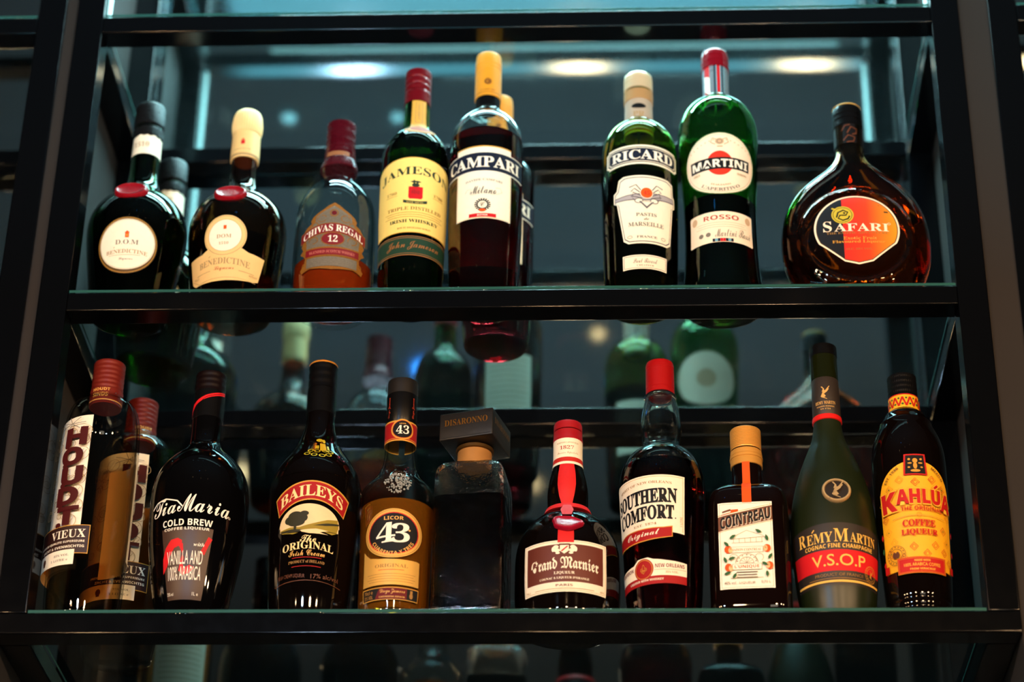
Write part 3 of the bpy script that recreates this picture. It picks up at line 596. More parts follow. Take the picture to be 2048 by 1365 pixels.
l.line([(-24, 93), (-22, 100), (-16, 103), (-11, 100), (-13, 96), (-20, 96), (-22, 92), (-17, 89), (-11, 91), (-9, 95)], 1.8, BLK); l.ell(-15, 99, 1.4, 1.2, BLK); l.line([(-29, 106), (-24, 104)], 2, MC['ink_lime_gold'])
l.txt('S', -35, 81, 9.6, 14.4, PK, 'serif'); l.txt('AFARI', 3.5, 79.2, 62, 10.6, PK, 'serif'); l.ring(35, 84, 1.6, 1.6, .3, CREAM)
l.txt('THE EXOTIC ADVENTURE', -1.5, 71.5, 70, 2.6, OCH, 'serif'); l.txt('Exotic Fruit', 1, 64.5, 38, 4.2, GOLDI, 'serif'); l.txt('Flavoured Liqueur', -.5, 59.4, 60, 4.6, GOLDI, 'serif'); l.txt('ALC. 20% VOL', -1, 50, 30, 2.4, OCH, 'serif'); l.done()

# ================================================================== LOWER ROW
# --- old-style brandy bottles with tall illustrated label (front one, and one behind)
COPR = mat('copper_red_cap', sr(118, 32, 22), .4, .25, var=.12, vscale=200, rvar=.1)
BRANDY = thin_glass('brandy_liquid', (.86, .64, .40))
def vieux(X, Y, label, turn):
    b = Bottle('brandy_bottle', label, X, Y, H2, heel(39.5)+[(24, 41.4), (72, 42.7), (120, 43.2), (168, 43.4), (214, 42.9), (236, 42), (250, 40.4), (261, 37.2), (269, 32), (274, 25.6), (278, 20), (283, 17.8), (318, 16.6)], G2, rz=turn)
    b.body(THIN); b.liquid(214, BRANDY)
    b.cap(266.5, 322.6, 17.9, COPR, ridges=9, knurl=1); nl = b.label('cap_print', rref=18, surf=Surf([(266, 18.2), (286, 18.1)], lin=True)); nl.rect(-27, 268, 58, 286, COPR); nl.txt('SINDS', 12, 276.5, 18, 5, mat('ink_wheat', sr(226, 170, 84), .45), 'bold'); nl.txt('HOUDT', 13, 283, 20, 3.6, MC['ink_wheat'], 'bold'); nl.rect(-27, 269.4, 58, 270.4, MC['ink_wheat']); nl.done()
    l = b.label('front_label', rref=43.2); MR = ink('oxblood', 70, 14, 16); x0 = -36; x1 = 36
    l.rect(x0, 98, x1, 237, CREAM)
    rdm = random.Random(5)
    for k in range(46):
        x, y = x0+4+rdm.random()*64, 102+rdm.random()*118; r_ = 4+rdm.random()*4.5
        l.ring(x, y, r_, r_, .55, TAN, 18); l.line([(x-r_*.6, y-r_*.5), (x+r_*.2, y+r_*.7)], .4, TAN); l.line([(x-r_*.2, y-r_*.7), (x+r_*.6, y+r_*.5)], .4, TAN)
    for a in range(7): l.line([(14, 226), (14+16*math.cos(a*.9), 226+9*math.sin(a*.9))], .7, GREY)
    for i, ch in enumerate('HOUDT'):
        l.txt(ch, 21-(2.2 if i % 2 else 0), 209-i*24.2, 25, 22.5, MR, 'bold', fat=.03)
        l.ell(12, 198-i*24, 3.4, 3.2, MR, 16)
    l.rect(x0-12, 66.5, 47, 100, GOLDI); l.rect(x0-12, 67.3, 46.3, 99.2, mat('ink_espresso', sr(44, 16, 12), .5)); l.txt('VIEUX', 24, 90, 38, 9.6, CREAM, 'serif'); l.txt('PREMIUM QUALITE SUPERIEURE', 14, 80.6, 58, 3, CREAM, 'bold'); l.txt('ZACHT & EVENWICHTIG', 17, 75, 52, 3, CREAM, 'bold')
    l.rect(x0-12, 54, 34, 71.5, CREAM); l.ell(-4, 63, 3, 4, BROWN); l.rect(-6, 58, -2, 61, BROWN); l.txt('35% VOL', 20, 65.5, 17, 2.6, GREY, 'serif'); l.txt('1 LITRE e', 18, 60, 20, 2.6, GREY, 'serif'); l.done()
    k = b.label('back_label', rref=43.2, back=True); k.rect(-34, 76, 34, 208, CREAM); k.lines(0, 190, 14, 7, 56, TAN, .8); k.done()
vieux(-.4549, .0515, 'clear brandy bottle with copper-red cap turned to the left, leftmost of the lower shelf', -.86)
vieux(-.4330, .1432, 'brandy bottle with copper-red cap, half hidden behind the leftmost lower bottle', -.30)

# --- black coffee liqueur bottle, broad shoulders narrowing to the foot
b = Bottle('liqueur_bottle', 'black bottle narrowing to its foot, with white script name and red brush stroke', -.3395, .0617, H2,
           heel(34)+[(29, 40.4), (63, 46.6), (97, 51.4), (131, 53.6), (158, 53.6), (176, 51), (190, 45.2), (202, 36.6), (211, 27.4), (220, 19.6), (232, 16.8), (250, 16.6), (302, 16.6)], G2)
b.body(solidglass('black', (.004, .0035, .004)), wall=0)
b.lathe('capsule', [(254.6, 16.9), (255, 17.4), (289, 17.4), (289.6, 16.7)], BLKP); b.cap(289, 313, 17.3, mat('dark_cap', sr(22, 11, 12), .3, .3, rvar=.1), ridges=3)
nl = b.label('red_stripe', rref=17.4, surf=Surf([(255, 17.4), (290, 17.4)], lin=True)); BR = ink('brush_red', 214, 26, 34)
nl.poly([(-25, 256), (-19, 263)]+[(-19+44*t, 263+22*t**.62) for t in (.15, .3, .5, .75, 1)]+[(25, 289)]+[(-25+50*t, 262+27*t**.55) for t in (.75, .5, .3, .15)], BR); nl.line([(-14, 266), (0, 278), (24, 287)], .5, BLKP); nl.done()
l = b.label('front_label', rref=51); CB = mat('print_brown', sr(64, 42, 32), .45, var=.15, vscale=60)
l.poly([(-31, 99.5), (27, 99.5), (23.5, 21), (-25, 21)], CB)
sw = [(-30, 52), (-29, 66), (-25, 78), (-18, 86), (-9, 88), (-4, 84), (-3, 76), (-5, 66), (-8, 58), (-7, 52), (0, 49), (10, 56), (19, 69), (25, 83), (27, 94), (24, 91), (17, 78), (9, 67), (2, 60), (0, 64), (1, 75), (-2, 85), (-9, 90), (-19, 89), (-27, 81)]
l.poly([(-30, 50), (-30, 66), (-26, 78), (-19, 86.5), (-11, 88), (-6, 85), (-6, 76), (-10, 79), (-15, 77), (-20, 69), (-24, 58)], BR); l.poly([(-9, 79), (-5, 82), (-4, 74), (-7, 62), (-9, 52), (-4, 47), (4, 49), (10, 55), (4, 58), (-2, 55), (-4, 58), (-3, 66)], BR)
for k in range(4): l.line([(15+k*1.5, 71-k*.4), (19+k*1.3, 80), (23+k*1.2, 90-k*.6)], 1.1, BR)
l.txt('Tia', -30, 126, 30, 19, INKW, 'script', slope=.02); l.line([(-48, 128), (-40, 134), (-28, 135.6), (-14, 131), (-8, 124)], 1.5, INKW); l.txt('Maria', 14.6, 127, 56, 21, INKW, 'script', slope=-.05); l.ring(43.6, 117, 1.3, 1.3, .4, INKW)
l.txt('COLD BREW', -2.3, 105.4, 55, 7.6, INKW, 'bold', slope=-.01); l.txt('COFFEE LIQUEUR', -2.5, 98, 50, 3.8, INKW, 'bold'); l.txt('with', 13, 80.4, 12, 4, INKW, 'bi')
l.txt('VANILLA AND', -2.6, 66, 42, 15, INKW, fat=.004); l.txt('100% ARABICA', -2, 49, 41, 15, INKW, fat=.004); l.txt('20% vol', -20, 27, 9, 3.6, INKW); l.txt('1L e', 14, 27, 8, 3.6, INKW); l.done()

# --- dark cream liqueur bottle
b = Bottle('liqueur_bottle', 'dark brown cream liqueur bottle with red arched name band over a landscape', -.2115, .0578, H2,
           heel(41)+[(28, 43.6), (98, 47.6), (145, 49.4), (160, 49.8), (170, 49.3), (181, 46.6), (194, 40), (206, 32), (217, 25.4), (230, 20.4), (244, 17), (262, 15.8), (315, 15.2)], G2)
b.body(solidglass('brown', (.006, .0035, .003)), wall=0)
b.lathe('shoulder_ring', [(163.4, 49.4), (164.2, 50.4), (165.2, 50.4), (166, 49.4)], MC['dark_glass_brown'])
b.lathe('capsule', [(258.5, 16), (259, 16.4), (290, 16.3), (290.6, 15.6)], BLKP)
b.cap(290.8, 322, 16.3, BLKP, ridges=3); b.lathe('cap_top', [(321, 16.2), (322.4, 16.3), (323.4, 15.6), (324, 13)], mat('gold_cap_top', sr(214, 140, 40), .35, .3))
l = b.label('neck_emblem', rref=27, surf=b.s); BYE = mat('foil_lime_gold', sr(214, 196, 44), .3, .4)
for (x, y) in ((-6, 191), (-1, 189), (4.5, 188), (9, 190), (-4, 196), (1, 195), (6.5, 196), (11, 195)): l.ring(x+2, y, 2.4, 2.4, .9, BYE, 14)
l.rect(5, 196, 10, 209, BYE); l.rect(1, 199, 4.2, 205, BYE); l.rect(10.8, 198, 12.6, 205, BYE); l.ell(4.5, 214.5, 3.6, 2.6, BYE); l.ell(9, 213, 1.6, 3, BYE); l.done()
l = b.label('front_label', rref=49.4); BRD = ink('rich_red', 160, 20, 24)
def archband(x0, x1, yt, yb, sag, m, inset_=0):
    n = 20; hw = (x1-x0)/2; cx = (x0+x1)/2; P = []
    for i in range(n+1):
        q = -1+2*i/n; P.append((cx+q*(hw-inset_), yt-inset_-sag*q*q))
    for i in range(n+1):
        q = 1-2*i/n; P.append((cx+q*(hw*.86-inset_*.6), yb+inset_-sag*.95*q*q))
    l.poly(P, m)
archband(-43, 48, 154, 131, 17, GOLDI); archband(-43, 48, 154, 131, 17, BRD, 1.6)
l.txt('BAILEYS', 2.2, 142.6, 74, 13.4, mat('ink_butter', sr(244, 216, 150), .5), 'serif', sag=13, fat=.005)
l.ell(1, 101, 36, 25.5, mat('ink_sky_cream', sr(236, 206, 156), .55, var=.12, vscale=90), a0=0, a1=180); l.rect(-34, 96, 36, 101.2, MC['ink_sky_cream'])
OL = ink('olive_field', 150, 128, 40); OD = ink('dark_tree', 46, 44, 28)
l.poly([(-10, 99), (8, 104), (22, 109), (34, 111), (36, 101), (10, 97)], OL); l.poly([(-34, 98), (-20, 100), (8, 98), (36, 104), (34, 96), (-30, 94)], OL); l.poly([(6, 101), (22, 105), (36, 107), (36, 105), (20, 101.6)], OD); l.poly([(-34, 97), (-18, 97.6), (4, 95.4), (-14, 93.6), (-30, 95)], OD)
for (x, y, rx, ry) in ((-14, 112, 9, 6), (-20, 108, 7, 5), (-7, 110, 7, 5.4), (-13, 105, 10, 4.6), (-4, 115, 5, 3)): l.ell(x, y, rx, ry, OD, 20)
l.poly([(-15.4, 104), (-12, 104), (-12.6, 96), (-15.6, 96)], OD); l.poly([(-8, 95.6), (10, 97.4), (24, 96), (14, 93.4), (24, 91.6), (2, 91.8), (-6, 93.6)], MC['ink_sky_cream']); l.poly([(-34, 95), (-22, 93.6), (-10, 92.8), (-16, 91.6)], OL); l.poly([(18, 94.6), (34, 95.4), (28, 92.4)], OL)
l.txt('The', 1.6, 86, 18, 7.4, MC['ink_butter'], 'script'); l.txt('ORIGINAL', 1.4, 78.4, 60, 8.6, MC['ink_butter'], 'serif', sag=3); l.txt('Irish Cream', .8, 69.6, 42, 6.6, MC['ink_wheat'], 'script', sag=.8)
l.rect(-16, 64, 18, 64.7, BRD, sag=.8); l.txt('PRODUCT of IRELAND', 1, 59.6, 42, 3.2, OCH, 'serif', sag=1); l.rect(-16, 54, 18, 54.7, BRD, sag=.8); l.txt('IRISH CREAM LIQUEUR', -17, 43.6, 34, 5, MC['ink_cocoa'], sag=1); l.txt('17% alc/vol', 24, 43.6, 34, 5, MC['ink_cocoa'], sag=1); l.rect(-40, 38, 46, 38.6, MC['ink_cocoa'], sag=4); l.done()

# --- golden vanilla liqueur bottle
b = Bottle('liqueur_bottle', 'golden liqueur bottle with black neck sleeve and round label reading 43', -.1196, .0500, H2,
           heel(38.6)+[(23, 40.4), (44, 40.7), (87, 41.4), (125, 42), (141, 41.9), (151, 41.2), (158, 38.6), (164, 34), (171, 28), (180, 22.4), (190, 19), (200, 17.4), (217, 16.6), (270, 15.8)], G2)
b.body(THIN); b.liquid(134, cloudy('golden', (.72, .24, .015), .86))
rdm = random.Random(2); bm = bmesh.new()
for k in range(150):
    a = rdm.random()*6.28; q = math.sqrt(rdm.random()); u, v = 3+13*q*math.cos(a), 153+15*q*math.sin(a); x, y, z = b.s.pt(u, v, 0, 36)
    bmesh.ops.create_icosphere(bm, subdivisions=1, radius=(.7+.7*rdm.random())*mm_, matrix=Matrix.Translation((x*mm_, y*mm_, z*mm_)))
link('embossed_emblem', bm, mat('clear_bead', (.8, .82, .78), .08, trans=.7, ior=1.5), b.root)
b.lathe('neck_sleeve', [(239, 17.1), (239.6, 17.4), (277, 17.1), (277.4, 16.6)], BLKP); b.cap(277, 295.6, 17.0, mat('black_cap_matt', sr(22, 19, 18), .45), ridges=0)
l = b.label('neck_label', rref=17.6, surf=Surf([(212, 17.3), (241, 17.5)], lin=True)); l.rect(-52, 214.6, 52, 240, GOLDI); l.rect(-52, 216.4, 52, 238.2, BRD); l.rect(-52, 217.4, 52, 218, GOLDI); l.ell(3.6, 229, 13.4, 12.6, GOLDI); l.ell(3.6, 229, 11.6, 10.9, BRD); l.ell(3.6, 229, 11, 10.3, BLK); l.txt('43', 3.6, 228.6, 14.6, 10.6, INKW, 'serif', slope=.05); l.txt('LICOR', 3.6, 236, 7, 1.6, MC['ink_wheat'], 'bold'); l.done()
l = b.label('sleeve_print', rref=17.3, surf=Surf([(239, 17.4), (277, 17.1)], lin=True)); l.txt('Diego Zamora', -14, 258, 26, 4, MC['ink_rust2'], 'script', rot=math.pi/2); l.txt('Diego Zamora', 16, 258, 26, 4, MC['ink_rust2'], 'script', rot=math.pi/2); l.done()
l = b.label('front_label', rref=41.4); AGO = mat('foil_pale_gold', sr(222, 172, 84), .4, .35, rvar=.08, vscale=300)
l.ell(.6, 91, 33, 28.8, AGO); l.ring(.6, 91, 31.6, 27.6, .5, OCH); l.ell(.6, 91, 28.4, 24.4, RED); l.ell(.6, 91, 27.4, 23.4, BLK)
l.txt('LICOR', .6, 108.6, 21, 4.2, MC['ink_wheat'], 'bold'); l.txt('4', -7.6, 91.6, 21, 23, INKW, 'serif', slope=.1); l.txt('3', 8.6, 91.4, 20, 22.6, INKW, 'serif', slope=.05); l.ell(18, 95, 1.2, 1.2, MC['ink_wheat'], 12); l.txt('CUARENTA Y TRES', .6, 91, 54, 4.2, MC['ink_wheat'], 'bold', arc=-23.5)
l.done()
l = b.label('lower_label', rref=40.9); cv = [(-33.4, 73), (-29, 68), (-24, 63.6), (-14, 61.6), (0, 60.8), (16, 60.6), (28, 61), (31.6, 60)]
l.poly([(-33.4, 31.4), (31.6, 31.4)]+cv[::-1], AGO); l.txt('ORIGINAL', 0, 53.4, 36, 4, OCH, 'serif'); l.rect(-14, 48.4, 14, 48.9, RED); l.lines(0, 44, 4, 2.9, 54, OCH, .45)
l.rect(-33.4, 14.6, 31.6, 28.6, GOLDI); l.rect(-32.6, 15.4, 30.8, 27.6, BLK); l.poly([(-17, 15.6), (31, 15.6), (31, 27.4), (-12, 27.4)], MAROON); l.rect(18, 15.6, 31, 27.4, BLK); l.txt('70cl e', -25, 24, 11, 4, OCH, 'bold'); l.txt('31% VOL', -25, 18.6, 11, 4, OCH, 'bold'); l.txt('Diego Zamora', 2.4, 23.4, 27, 6, MC['ink_wheat'], 'script'); l.txt('CARTAGENA ESPAÑA', 2, 18, 28, 2, MC['ink_wheat'], 'bold'); l.ell(23, 20, 2, 3, OCH, 16); l.rect(21.6, 22.4, 24.4, 26, OCH); l.done()

# --- square amaretto decanter, hammered glass
b = Bottle('amaretto_bottle', 'square hammered-glass amaretto bottle with large square black stopper', -.0370, .0535, H2,
           [(0, 34), (1, 36), (3, 37.4), (8, 38.3), (20, 38.6), (140, 38.6), (166, 38.4), (174, 37.4), (180, 35, 0, 9), (184.6, 30.6, 0, 6), (187, 25.6, 0, 4), (188.4, 21, 0, 2.5), (190.4, 18.4, 0, 2), (196, 17.2, 0, 2), (214, 17, 0, 2)], G2, rz=-.105, n=9, N=96)
b.s.P = [(z, w_, d_) for z, w_, d_ in b.s.P]
b.body(glassm('hammered', (.93, .92, .86), bump=1.0, vs=85), wall=3.2); b.liquid(142, liqm('amaretto', (.035, .012, .01)), wall=3.2)
b.lathe('neck_band', [(189, 18.6), (190, 19.4), (209, 18.8), (209.6, 17.8), (212, 17.8), (214.5, 17.4)], mat('neck_bronze', sr(176, 124, 66), .4, .3, var=.15, vscale=90)); b.lathe('stopper_ring', [(207.6, 19), (208.4, 21), (212, 21), (213, 19)], mat('black_gold_ring', sr(90, 64, 30), .3, .6), 48)
for o in list(b.root.children):
    if o.name.startswith(('neck_band', 'stopper_ring')): o.rotation_euler = (0, 0, 0)
bm = box_bm(-.031, .031, -.031, .031, .2135, .2465, .0014); cp = link('stopper', bm, mat('stopper_brown', sr(15, 11, 9), .45, var=.2, vscale=60, bump=.3), b.root); cp.rotation_euler = (0, 0, -.175)
for rz, nm in ((0, 'a'), (math.pi/2, 'b')):
    fl = Surf([(200, 31.0, 31.0), (250, 31.0, 31.0)], n=60, planar=True, lin=True); l = Lab(b, 'stopper_lettering', None, False, fl); l.off0 = .4
    l.txt('DISARONNO', 0, 234, 50, 7.6, mat('letter_gold', sr(150, 102, 36), .3, .7), 'serif'); l.line([(-28, 216), (28, 216)], .5, MC['stopper_brown']); o = l.done(); o.rotation_euler = (0, 0, -.175+rz); 
    o.parent = cp; o.rotation_euler = (0, 0, rz)

# --- orange cognac liqueur: round-bellied bottle with ribbon and wax seal
b = Bottle('liqueur_bottle', 'round-bellied dark bottle with red ribbon, wax seal and brown label with cream border', .0657, .0650, H2,
           heel(54, 8)+[(32, 56.6), (60, 57), (84, 56.4), (98, 53.8), (109, 49.4), (119, 43), (127, 35.4), (133, 27), (138, 22.6), (146, 22.2), (163, 22.3), (176, 20.8), (186, 18.6), (196, 16.4), (206, 15.6), (246, 15)], G2)
b.body(solidglass('cola', (.007, .0035, .0025)), wall=0)
RC = mat('red_cap_matt', sr(158, 12, 24), .42, var=.06, vscale=150)
b.lathe('cap', [(239.4, 15.2), (239.8, 15.9), (247, 15.8), (249.2, 15), (250, 13.2)], RC); b.lathe('cap_ring', [(225.4, 15.8), (226, 16.4), (229, 16.4), (229.6, 16), (237.8, 16), (238.6, 15.2), (239.6, 14.6)], RC)
nl = b.label('neck_label', rref=16, surf=Surf([(190, 17.6), (198, 16.4), (208, 15.9), (227, 15.9)], lin=True)); nl.rect(-49, 193, 49, 226, CREAM); nl.rect(-49, 196.4, 49, 202, ORG if False else mat('ink_band_red', sr(190, 36, 26), .5)); nl.txt('1827', -1, 214, 16, 4.6, MC['ink_brick'], 'serif'); nl.txt('MARNIER LAPOSTOLLE', 0, 220, 26, 1.8, TAN, 'serif'); nl.txt('Marnier Lapostolle', 0, 207, 25, 3.4, TAN, 'script'); nl.done()
RIB = mat('ribbon_red', sr(206, 20, 22), .55, var=.12, vscale=400)
l = b.label('ribbon', rref=20); l.off0 = .6
l.poly([(-10, 193), (8.4, 193), (8.8, 180), (8.4, 166), (6.6, 152), (4.6, 141), (-5.4, 141), (-8.2, 152), (-9.8, 166), (-10.2, 180)], RIB); l.done()
b.lathe('ribbon_tie', [(135.6, 24.2), (136, 26.8), (141.6, 24.4), (142, 22.8)], RIB)
l = b.label('ribbon_tail', rref=54); l.off0 = .7; l.poly([(-9, 79), (7.4, 79), (7.4, 100), (-9, 100)], RIB); l.done()
wax(b, 'wax_seal', .4, 104.5, 16.5, 11.5, -53, .55, mat('wax_crimson', sr(150, 14, 40), .2, coat=.3, bump=.6, vscale=160), 3.4, 11, .07)
bm = bmesh.new(); kx = [(-7, 138, 24.6), (-2, 134, 30), (1, 138, 26), (7, 137, 25), (5, 126, 38), (3, 117, 45), (-4, 117, 45), (-6, 126, 38)]
bm.faces.new([bm.verts.new((x*mm_, -y*mm_-.0022, z*mm_)) for x, z, y in [(-4, 137, 26.5), (4, 137, 26.5), (7, 127, 36.4), (5, 117, 44.5), (-5, 117, 44.5), (-7, 127, 36.4)]])
r_ = bmesh.ops.extrude_face_region(bm, geom=bm.faces[:]); bmesh.ops.translate(bm, vec=(0, .0012, 0), verts=[v for v in r_['geom'] if isinstance(v, bmesh.types.BMVert)]); bmesh.ops.recalc_face_normals(bm, faces=bm.faces[:]); link('ribbon_knot', bm, RIB, b.root)
l = b.label('front_label', rref=57); CHO = mat('ink_chocolate', sr(96, 38, 26), .5, var=.12, vscale=60)
l.rect(-51, 22.6, 46.6, 81.6, CREAM); l.rect(-46.4, 33.6, 41.8, 77, CHO); l.frame(-49.6, 24, 45.2, 80.2, .4, TAN)
l.txt('Grand Marnier', -2.4, 55.6, 76, 14.4, CREAM, 'frak', sag=2.4, fat=.008); l.txt('LIQUEUR', -2.4, 43.6, 22, 3.8, CREAM, 'serif'); l.txt("COGNAC & LIQUEUR D'ORANGE", -2.4, 38, 54, 3, CREAM, 'serif', sag=.6); l.txt('PARIS', -2.4, 29.8, 18, 2.6, mat('ink_umber', sr(110, 60, 36), .5), 'bold'); l.lines(-2.4, 26.2, 1, 2, 66, TAN, .6); l.txt('70cl', -45, 26.4, 6, 2.4, TAN); l.txt('40%', 41, 26.4, 6, 2.4, TAN)
l.poly([(-7, 75.6), (2.4, 75.6), (2.4, 69), (-2.4, 65.4), (-7, 69)], CREAM); l.poly([(-6, 69), (-4.8, 68), (1.6, 74), (.8, 75)], RED); l.rect(-8, 75.6, 3.4, 77.4, BROWN)
for sx in (-1, 1):
    for (x, y, rx, ry) in ((9, 73.6, 3, 2.2), (8, 69.6, 3.4, 2.2), (12, 71, 1.6, 3), (7, 66.4, 2.4, 1.2)): l.ell(-2.3+sx*x, y, rx, ry, CREAM, 14)
l.done()

# --- southern whiskey liqueur
b = Bottle('liqueur_bottle', 'clear bulb-necked bottle of dark red liqueur with red cap and cream label turned left', .1689, .0548, H2,
           heel(38.5)+[(29, 40.7), (76, 43), (122, 45.1), (160, 46.8), (172, 46.3), (184, 43.9), (195, 39.6), (203, 33.4), (209, 26), (214, 21.6), (220, 20.6), (229, 22), (238, 23), (248, 22.2), (260, 20.4), (272, 17.6), (282, 15.6), (318, 14.6)], G2)
b.body(CLEAR); b.liquid(184, liqm('cherry_dark', (.36, .02, .025)))
b.lathe('cap', [(280.3, 15), (280.8, 16), (285, 16), (285.6, 15.5), (287, 15.5), (287.6, 16), (311, 15.9), (311.6, 15.4), (313, 15.4), (313.6, 15.9), (318, 15.8), (320.6, 15), (321.6, 13)], mat('red_cap_bright', sr(170, 14, 18), .35, .15, rvar=.1, vscale=120))
b.lathe('neck_ring', [(275, 17), (276, 18), (278.5, 17.8), (279.6, 15.8)], CLEAR)
l = b.label('front_label', rref=45.6); l.poly([(-78, 99), (23.6, 91), (23.6, 158), (-78, 161)], CREAM); l.line([(-76, 159), (21.6, 156.2), (21.6, 93)], .5, GOLDI)
l.txt('SPIRIT OF NEW ORLEANS', -24, 151, 66, 3, OCH, 'serif', sag=2); l.txt('SOUTHERN', -24.5, 134.6, 79, 17.6, BLK, 'serif', slope=.02, sag=1, fat=.03); l.txt('COMFORT', -24.5, 115.4, 72, 17, BLK, 'serif', slope=.02, sag=1, fat=.03); l.ell(13, 108.4, .8, .8, BLK, 10); l.txt('EST. 1874', -22, 102.4, 28, 2.8, OCH, 'serif')
bn = [(-72, 96), (-50, 98.4), (-24, 98), (0, 98), (9.6, 99.6), (9.6, 87), (0, 85.4), (-22, 83.4), (-50, 83), (-72, 84)]
l.poly([(x, y) for x, y in bn], GOLDI); l.poly([(-24+(x+24)*.975, 91+(y-91)*.86) for x, y in bn], BRD); l.txt('Original', -26, 91, 42, 9.4, CREAM, 'script', slope=.03); l.txt('1 LITRE', 19.6, 105, 11, 2.4, TAN, rot=math.pi/2); l.done()
l = b.label('lower_label', rref=42.2); lp = [(-72, 34), (25, 34), (25, 58), (2, 60), (-12, 62), (-18, 64.6), (-30, 64), (-36, 59), (-72, 56)]
l.poly(lp, CREAM); l.poly([(-72, 34), (25, 34), (25, 43), (-72, 43)], BRD); l.ell(-23.4, 51.6, 11.6, 12, BRD); l.ring(-23.4, 51.6, 10.4, 10.8, .6, GOLDI); l.txt('⚜', -23.4, 51.8, 8, 11, GOLDI); l.txt('NEW ORLEANS', 6, 54, 32, 4.4, MC['ink_crimson'], 'bold'); l.txt('BOURBON', -49, 54, 24, 4.4, MC['ink_crimson'], 'bold'); l.line([(-11, 49.6), (24, 49.6)], .4, TAN); l.txt('35% VOL.', 8, 46.6, 14, 2.4, TAN, 'serif'); l.txt('LIQUEUR WITH WHISKEY', -22, 38.6, 42, 3, CREAM, 'bold'); l.done()

# --- square brown orange liqueur bottle with gold cap
b = Bottle('liqueur_bottle', 'square dark brown bottle with ribbed gold cap and white label with orange fruit', .2620, .0580, H2,
           [(0, 36), (1, 39), (4, 41.6), (10, 43.2), (16, 43.5), (126, 43.5), (136, 42.8), (145, 41), (150, 38.6, 0, 5), (156, 33, 0, 4), (159.6, 26, 0, 3), (161, 20.6, 0, 2.3), (163, 18, 0, 2), (168, 17, 0, 2), (232, 16.2, 0, 2)], G2, rz=-.085, n=5, planar=True, N=96)
b.body(solidglass('cocoa', (.011, .004, .003)), wall=0)
GC = mat('gold_cap', (.74, .36, .07), .34, .35, rvar=.06, vscale=150)
pts = [(211, 16.6)]
for k in range(13): pts += [(211.6+k*1.9, 17), (212.6+k*1.9, 17), (213, 16.5) if 0 else (213.1+k*1.9, 16.6)]
b.lathe('cap', pts+[(236, 16.2), (237.4, 14)], GC)
b.lathe('cap_collar', [(190, 17), (190.4, 17.6), (199, 17.4), (199.4, 18.2), (201, 18.2), (201.4, 17.4), (203, 17.4), (203.4, 17.8), (205, 17.8), (205.4, 17.3), (209, 17.3), (210, 16.4), (211, 16)], GC)
l = b.label('orange_stripe', surf=Surf([(160, 19.5), (166, 17.6), (191, 17.3)], lin=True), rref=17); l.off0 = .5; l.rect(-4.4, 161.5, 3.6, 190.6, ORG); l.done()
l = b.label('shoulder_stripe'); l.rect(-5.4, 128, 4.6, 159, ORG); l.done()
l = b.label('front_label'); x0, x1, y0, y1 = -31.6, 26, 28, 128.6; cx = -2.8; LN = ink('label_line', 150, 130, 96)
l.rect(x0, y0, x1, y1, WHITE); l.frame(x0+1.6, y0+1.6, x1-1.6, y1-1.6, .35, LN)
CBN = mat('ink_copper_brown', sr(110, 64, 36), .45)
l.poly([(x0, 95), (x1, 107), (x1, 124), (x0, 112)], CBN); l.line([(x0, 94), (x1, 106)], .5, GOLDI); l.line([(x0, 113.4), (x1, 125.4)], .5, GOLDI)
l.txt('COINTREAU', cx+.7, 109.0, 54, 14.6, mat('ink_pale_grey', sr(196, 184, 164), .5), 'bold', slope=.208, fat=.035); l.txt('COINTREAU', cx, 109.7, 53.4, 13.6, BLK, 'bold', slope=.208, fat=.012)
l.poly([(-28, 114.6), (-18, 117), (-18, 120), (-10, 120.4), (-10, 118), (-28, 113.6)], ORG); l.poly([(-27, 116.4), (-18, 118.6), (-18, 121), (-27, 118.4)], CBN)
l.line([(-18, 87), (-2, 95), (16, 88)], .4, LN); l.line([(-19, 85), (17, 87)], .5, LN); l.line([(-18, 80.6), (15, 81)], .4, LN)
for k in range(6): l.line([(-16+6*k, 80.6), (-16+6*k, 86)], .35, LN)
l.rect(-21, 69, 15, 76, LN); l.rect(-20.6, 69.4, 14.6, 75.6, WHITE); l.txt('MAISON COINTREAU', cx, 72.5, 32, 3.2, OCH, 'serif'); l.ring(cx, 57, 12, 11, .4, LN, a0=0, a1=180); l.ring(cx, 57, 7.6, 7, .4, LN, a0=0, a1=180)
for k in range(7): a = math.pi*k/6; l.line([(cx, 57), (cx+7.4*math.cos(a), 57+6.8*math.sin(a))], .3, LN)
for k in range(7): a = math.pi*(k+.5)/7; l.ell(cx+10*math.cos(a), 57+9.2*math.sin(a), .6, .6, GREY, 8)
l.rect(-18, 49, 13, 56, LN); l.rect(-17.6, 49.4, 12.6, 55.6, WHITE); l.txt("L'UNIQUE", cx, 52.4, 26, 4.2, ORG, 'bold'); l.lines(cx, 46.4, 3, 3, 22, GREY, 1)
for sx in (-1, 1): l.ring(cx+sx*13.5, 63, 4.4, 4.6, .4, LN, a0=-60, a1=240)
l.rect(-20, 39.6, 14, 40, LN); l.txt('40% vol', -21, 34.4, 12, 3.6, GREY); l.txt('LIQUEUR', cx, 34, 17, 3, GREY); l.txt('0,70 L', 16.6, 34.4, 10, 3.6, GREY)
def leaf(x, y, a, k=1): l.poly([(x+k*(p*math.cos(a)-q*math.sin(a)), y+k*(p*math.sin(a)+q*math.cos(a))) for p, q in ((0, 0), (2, 1.5), (5, 1.7), (8, 0), (5, -1.5), (2, -1.4))], LEAFG)
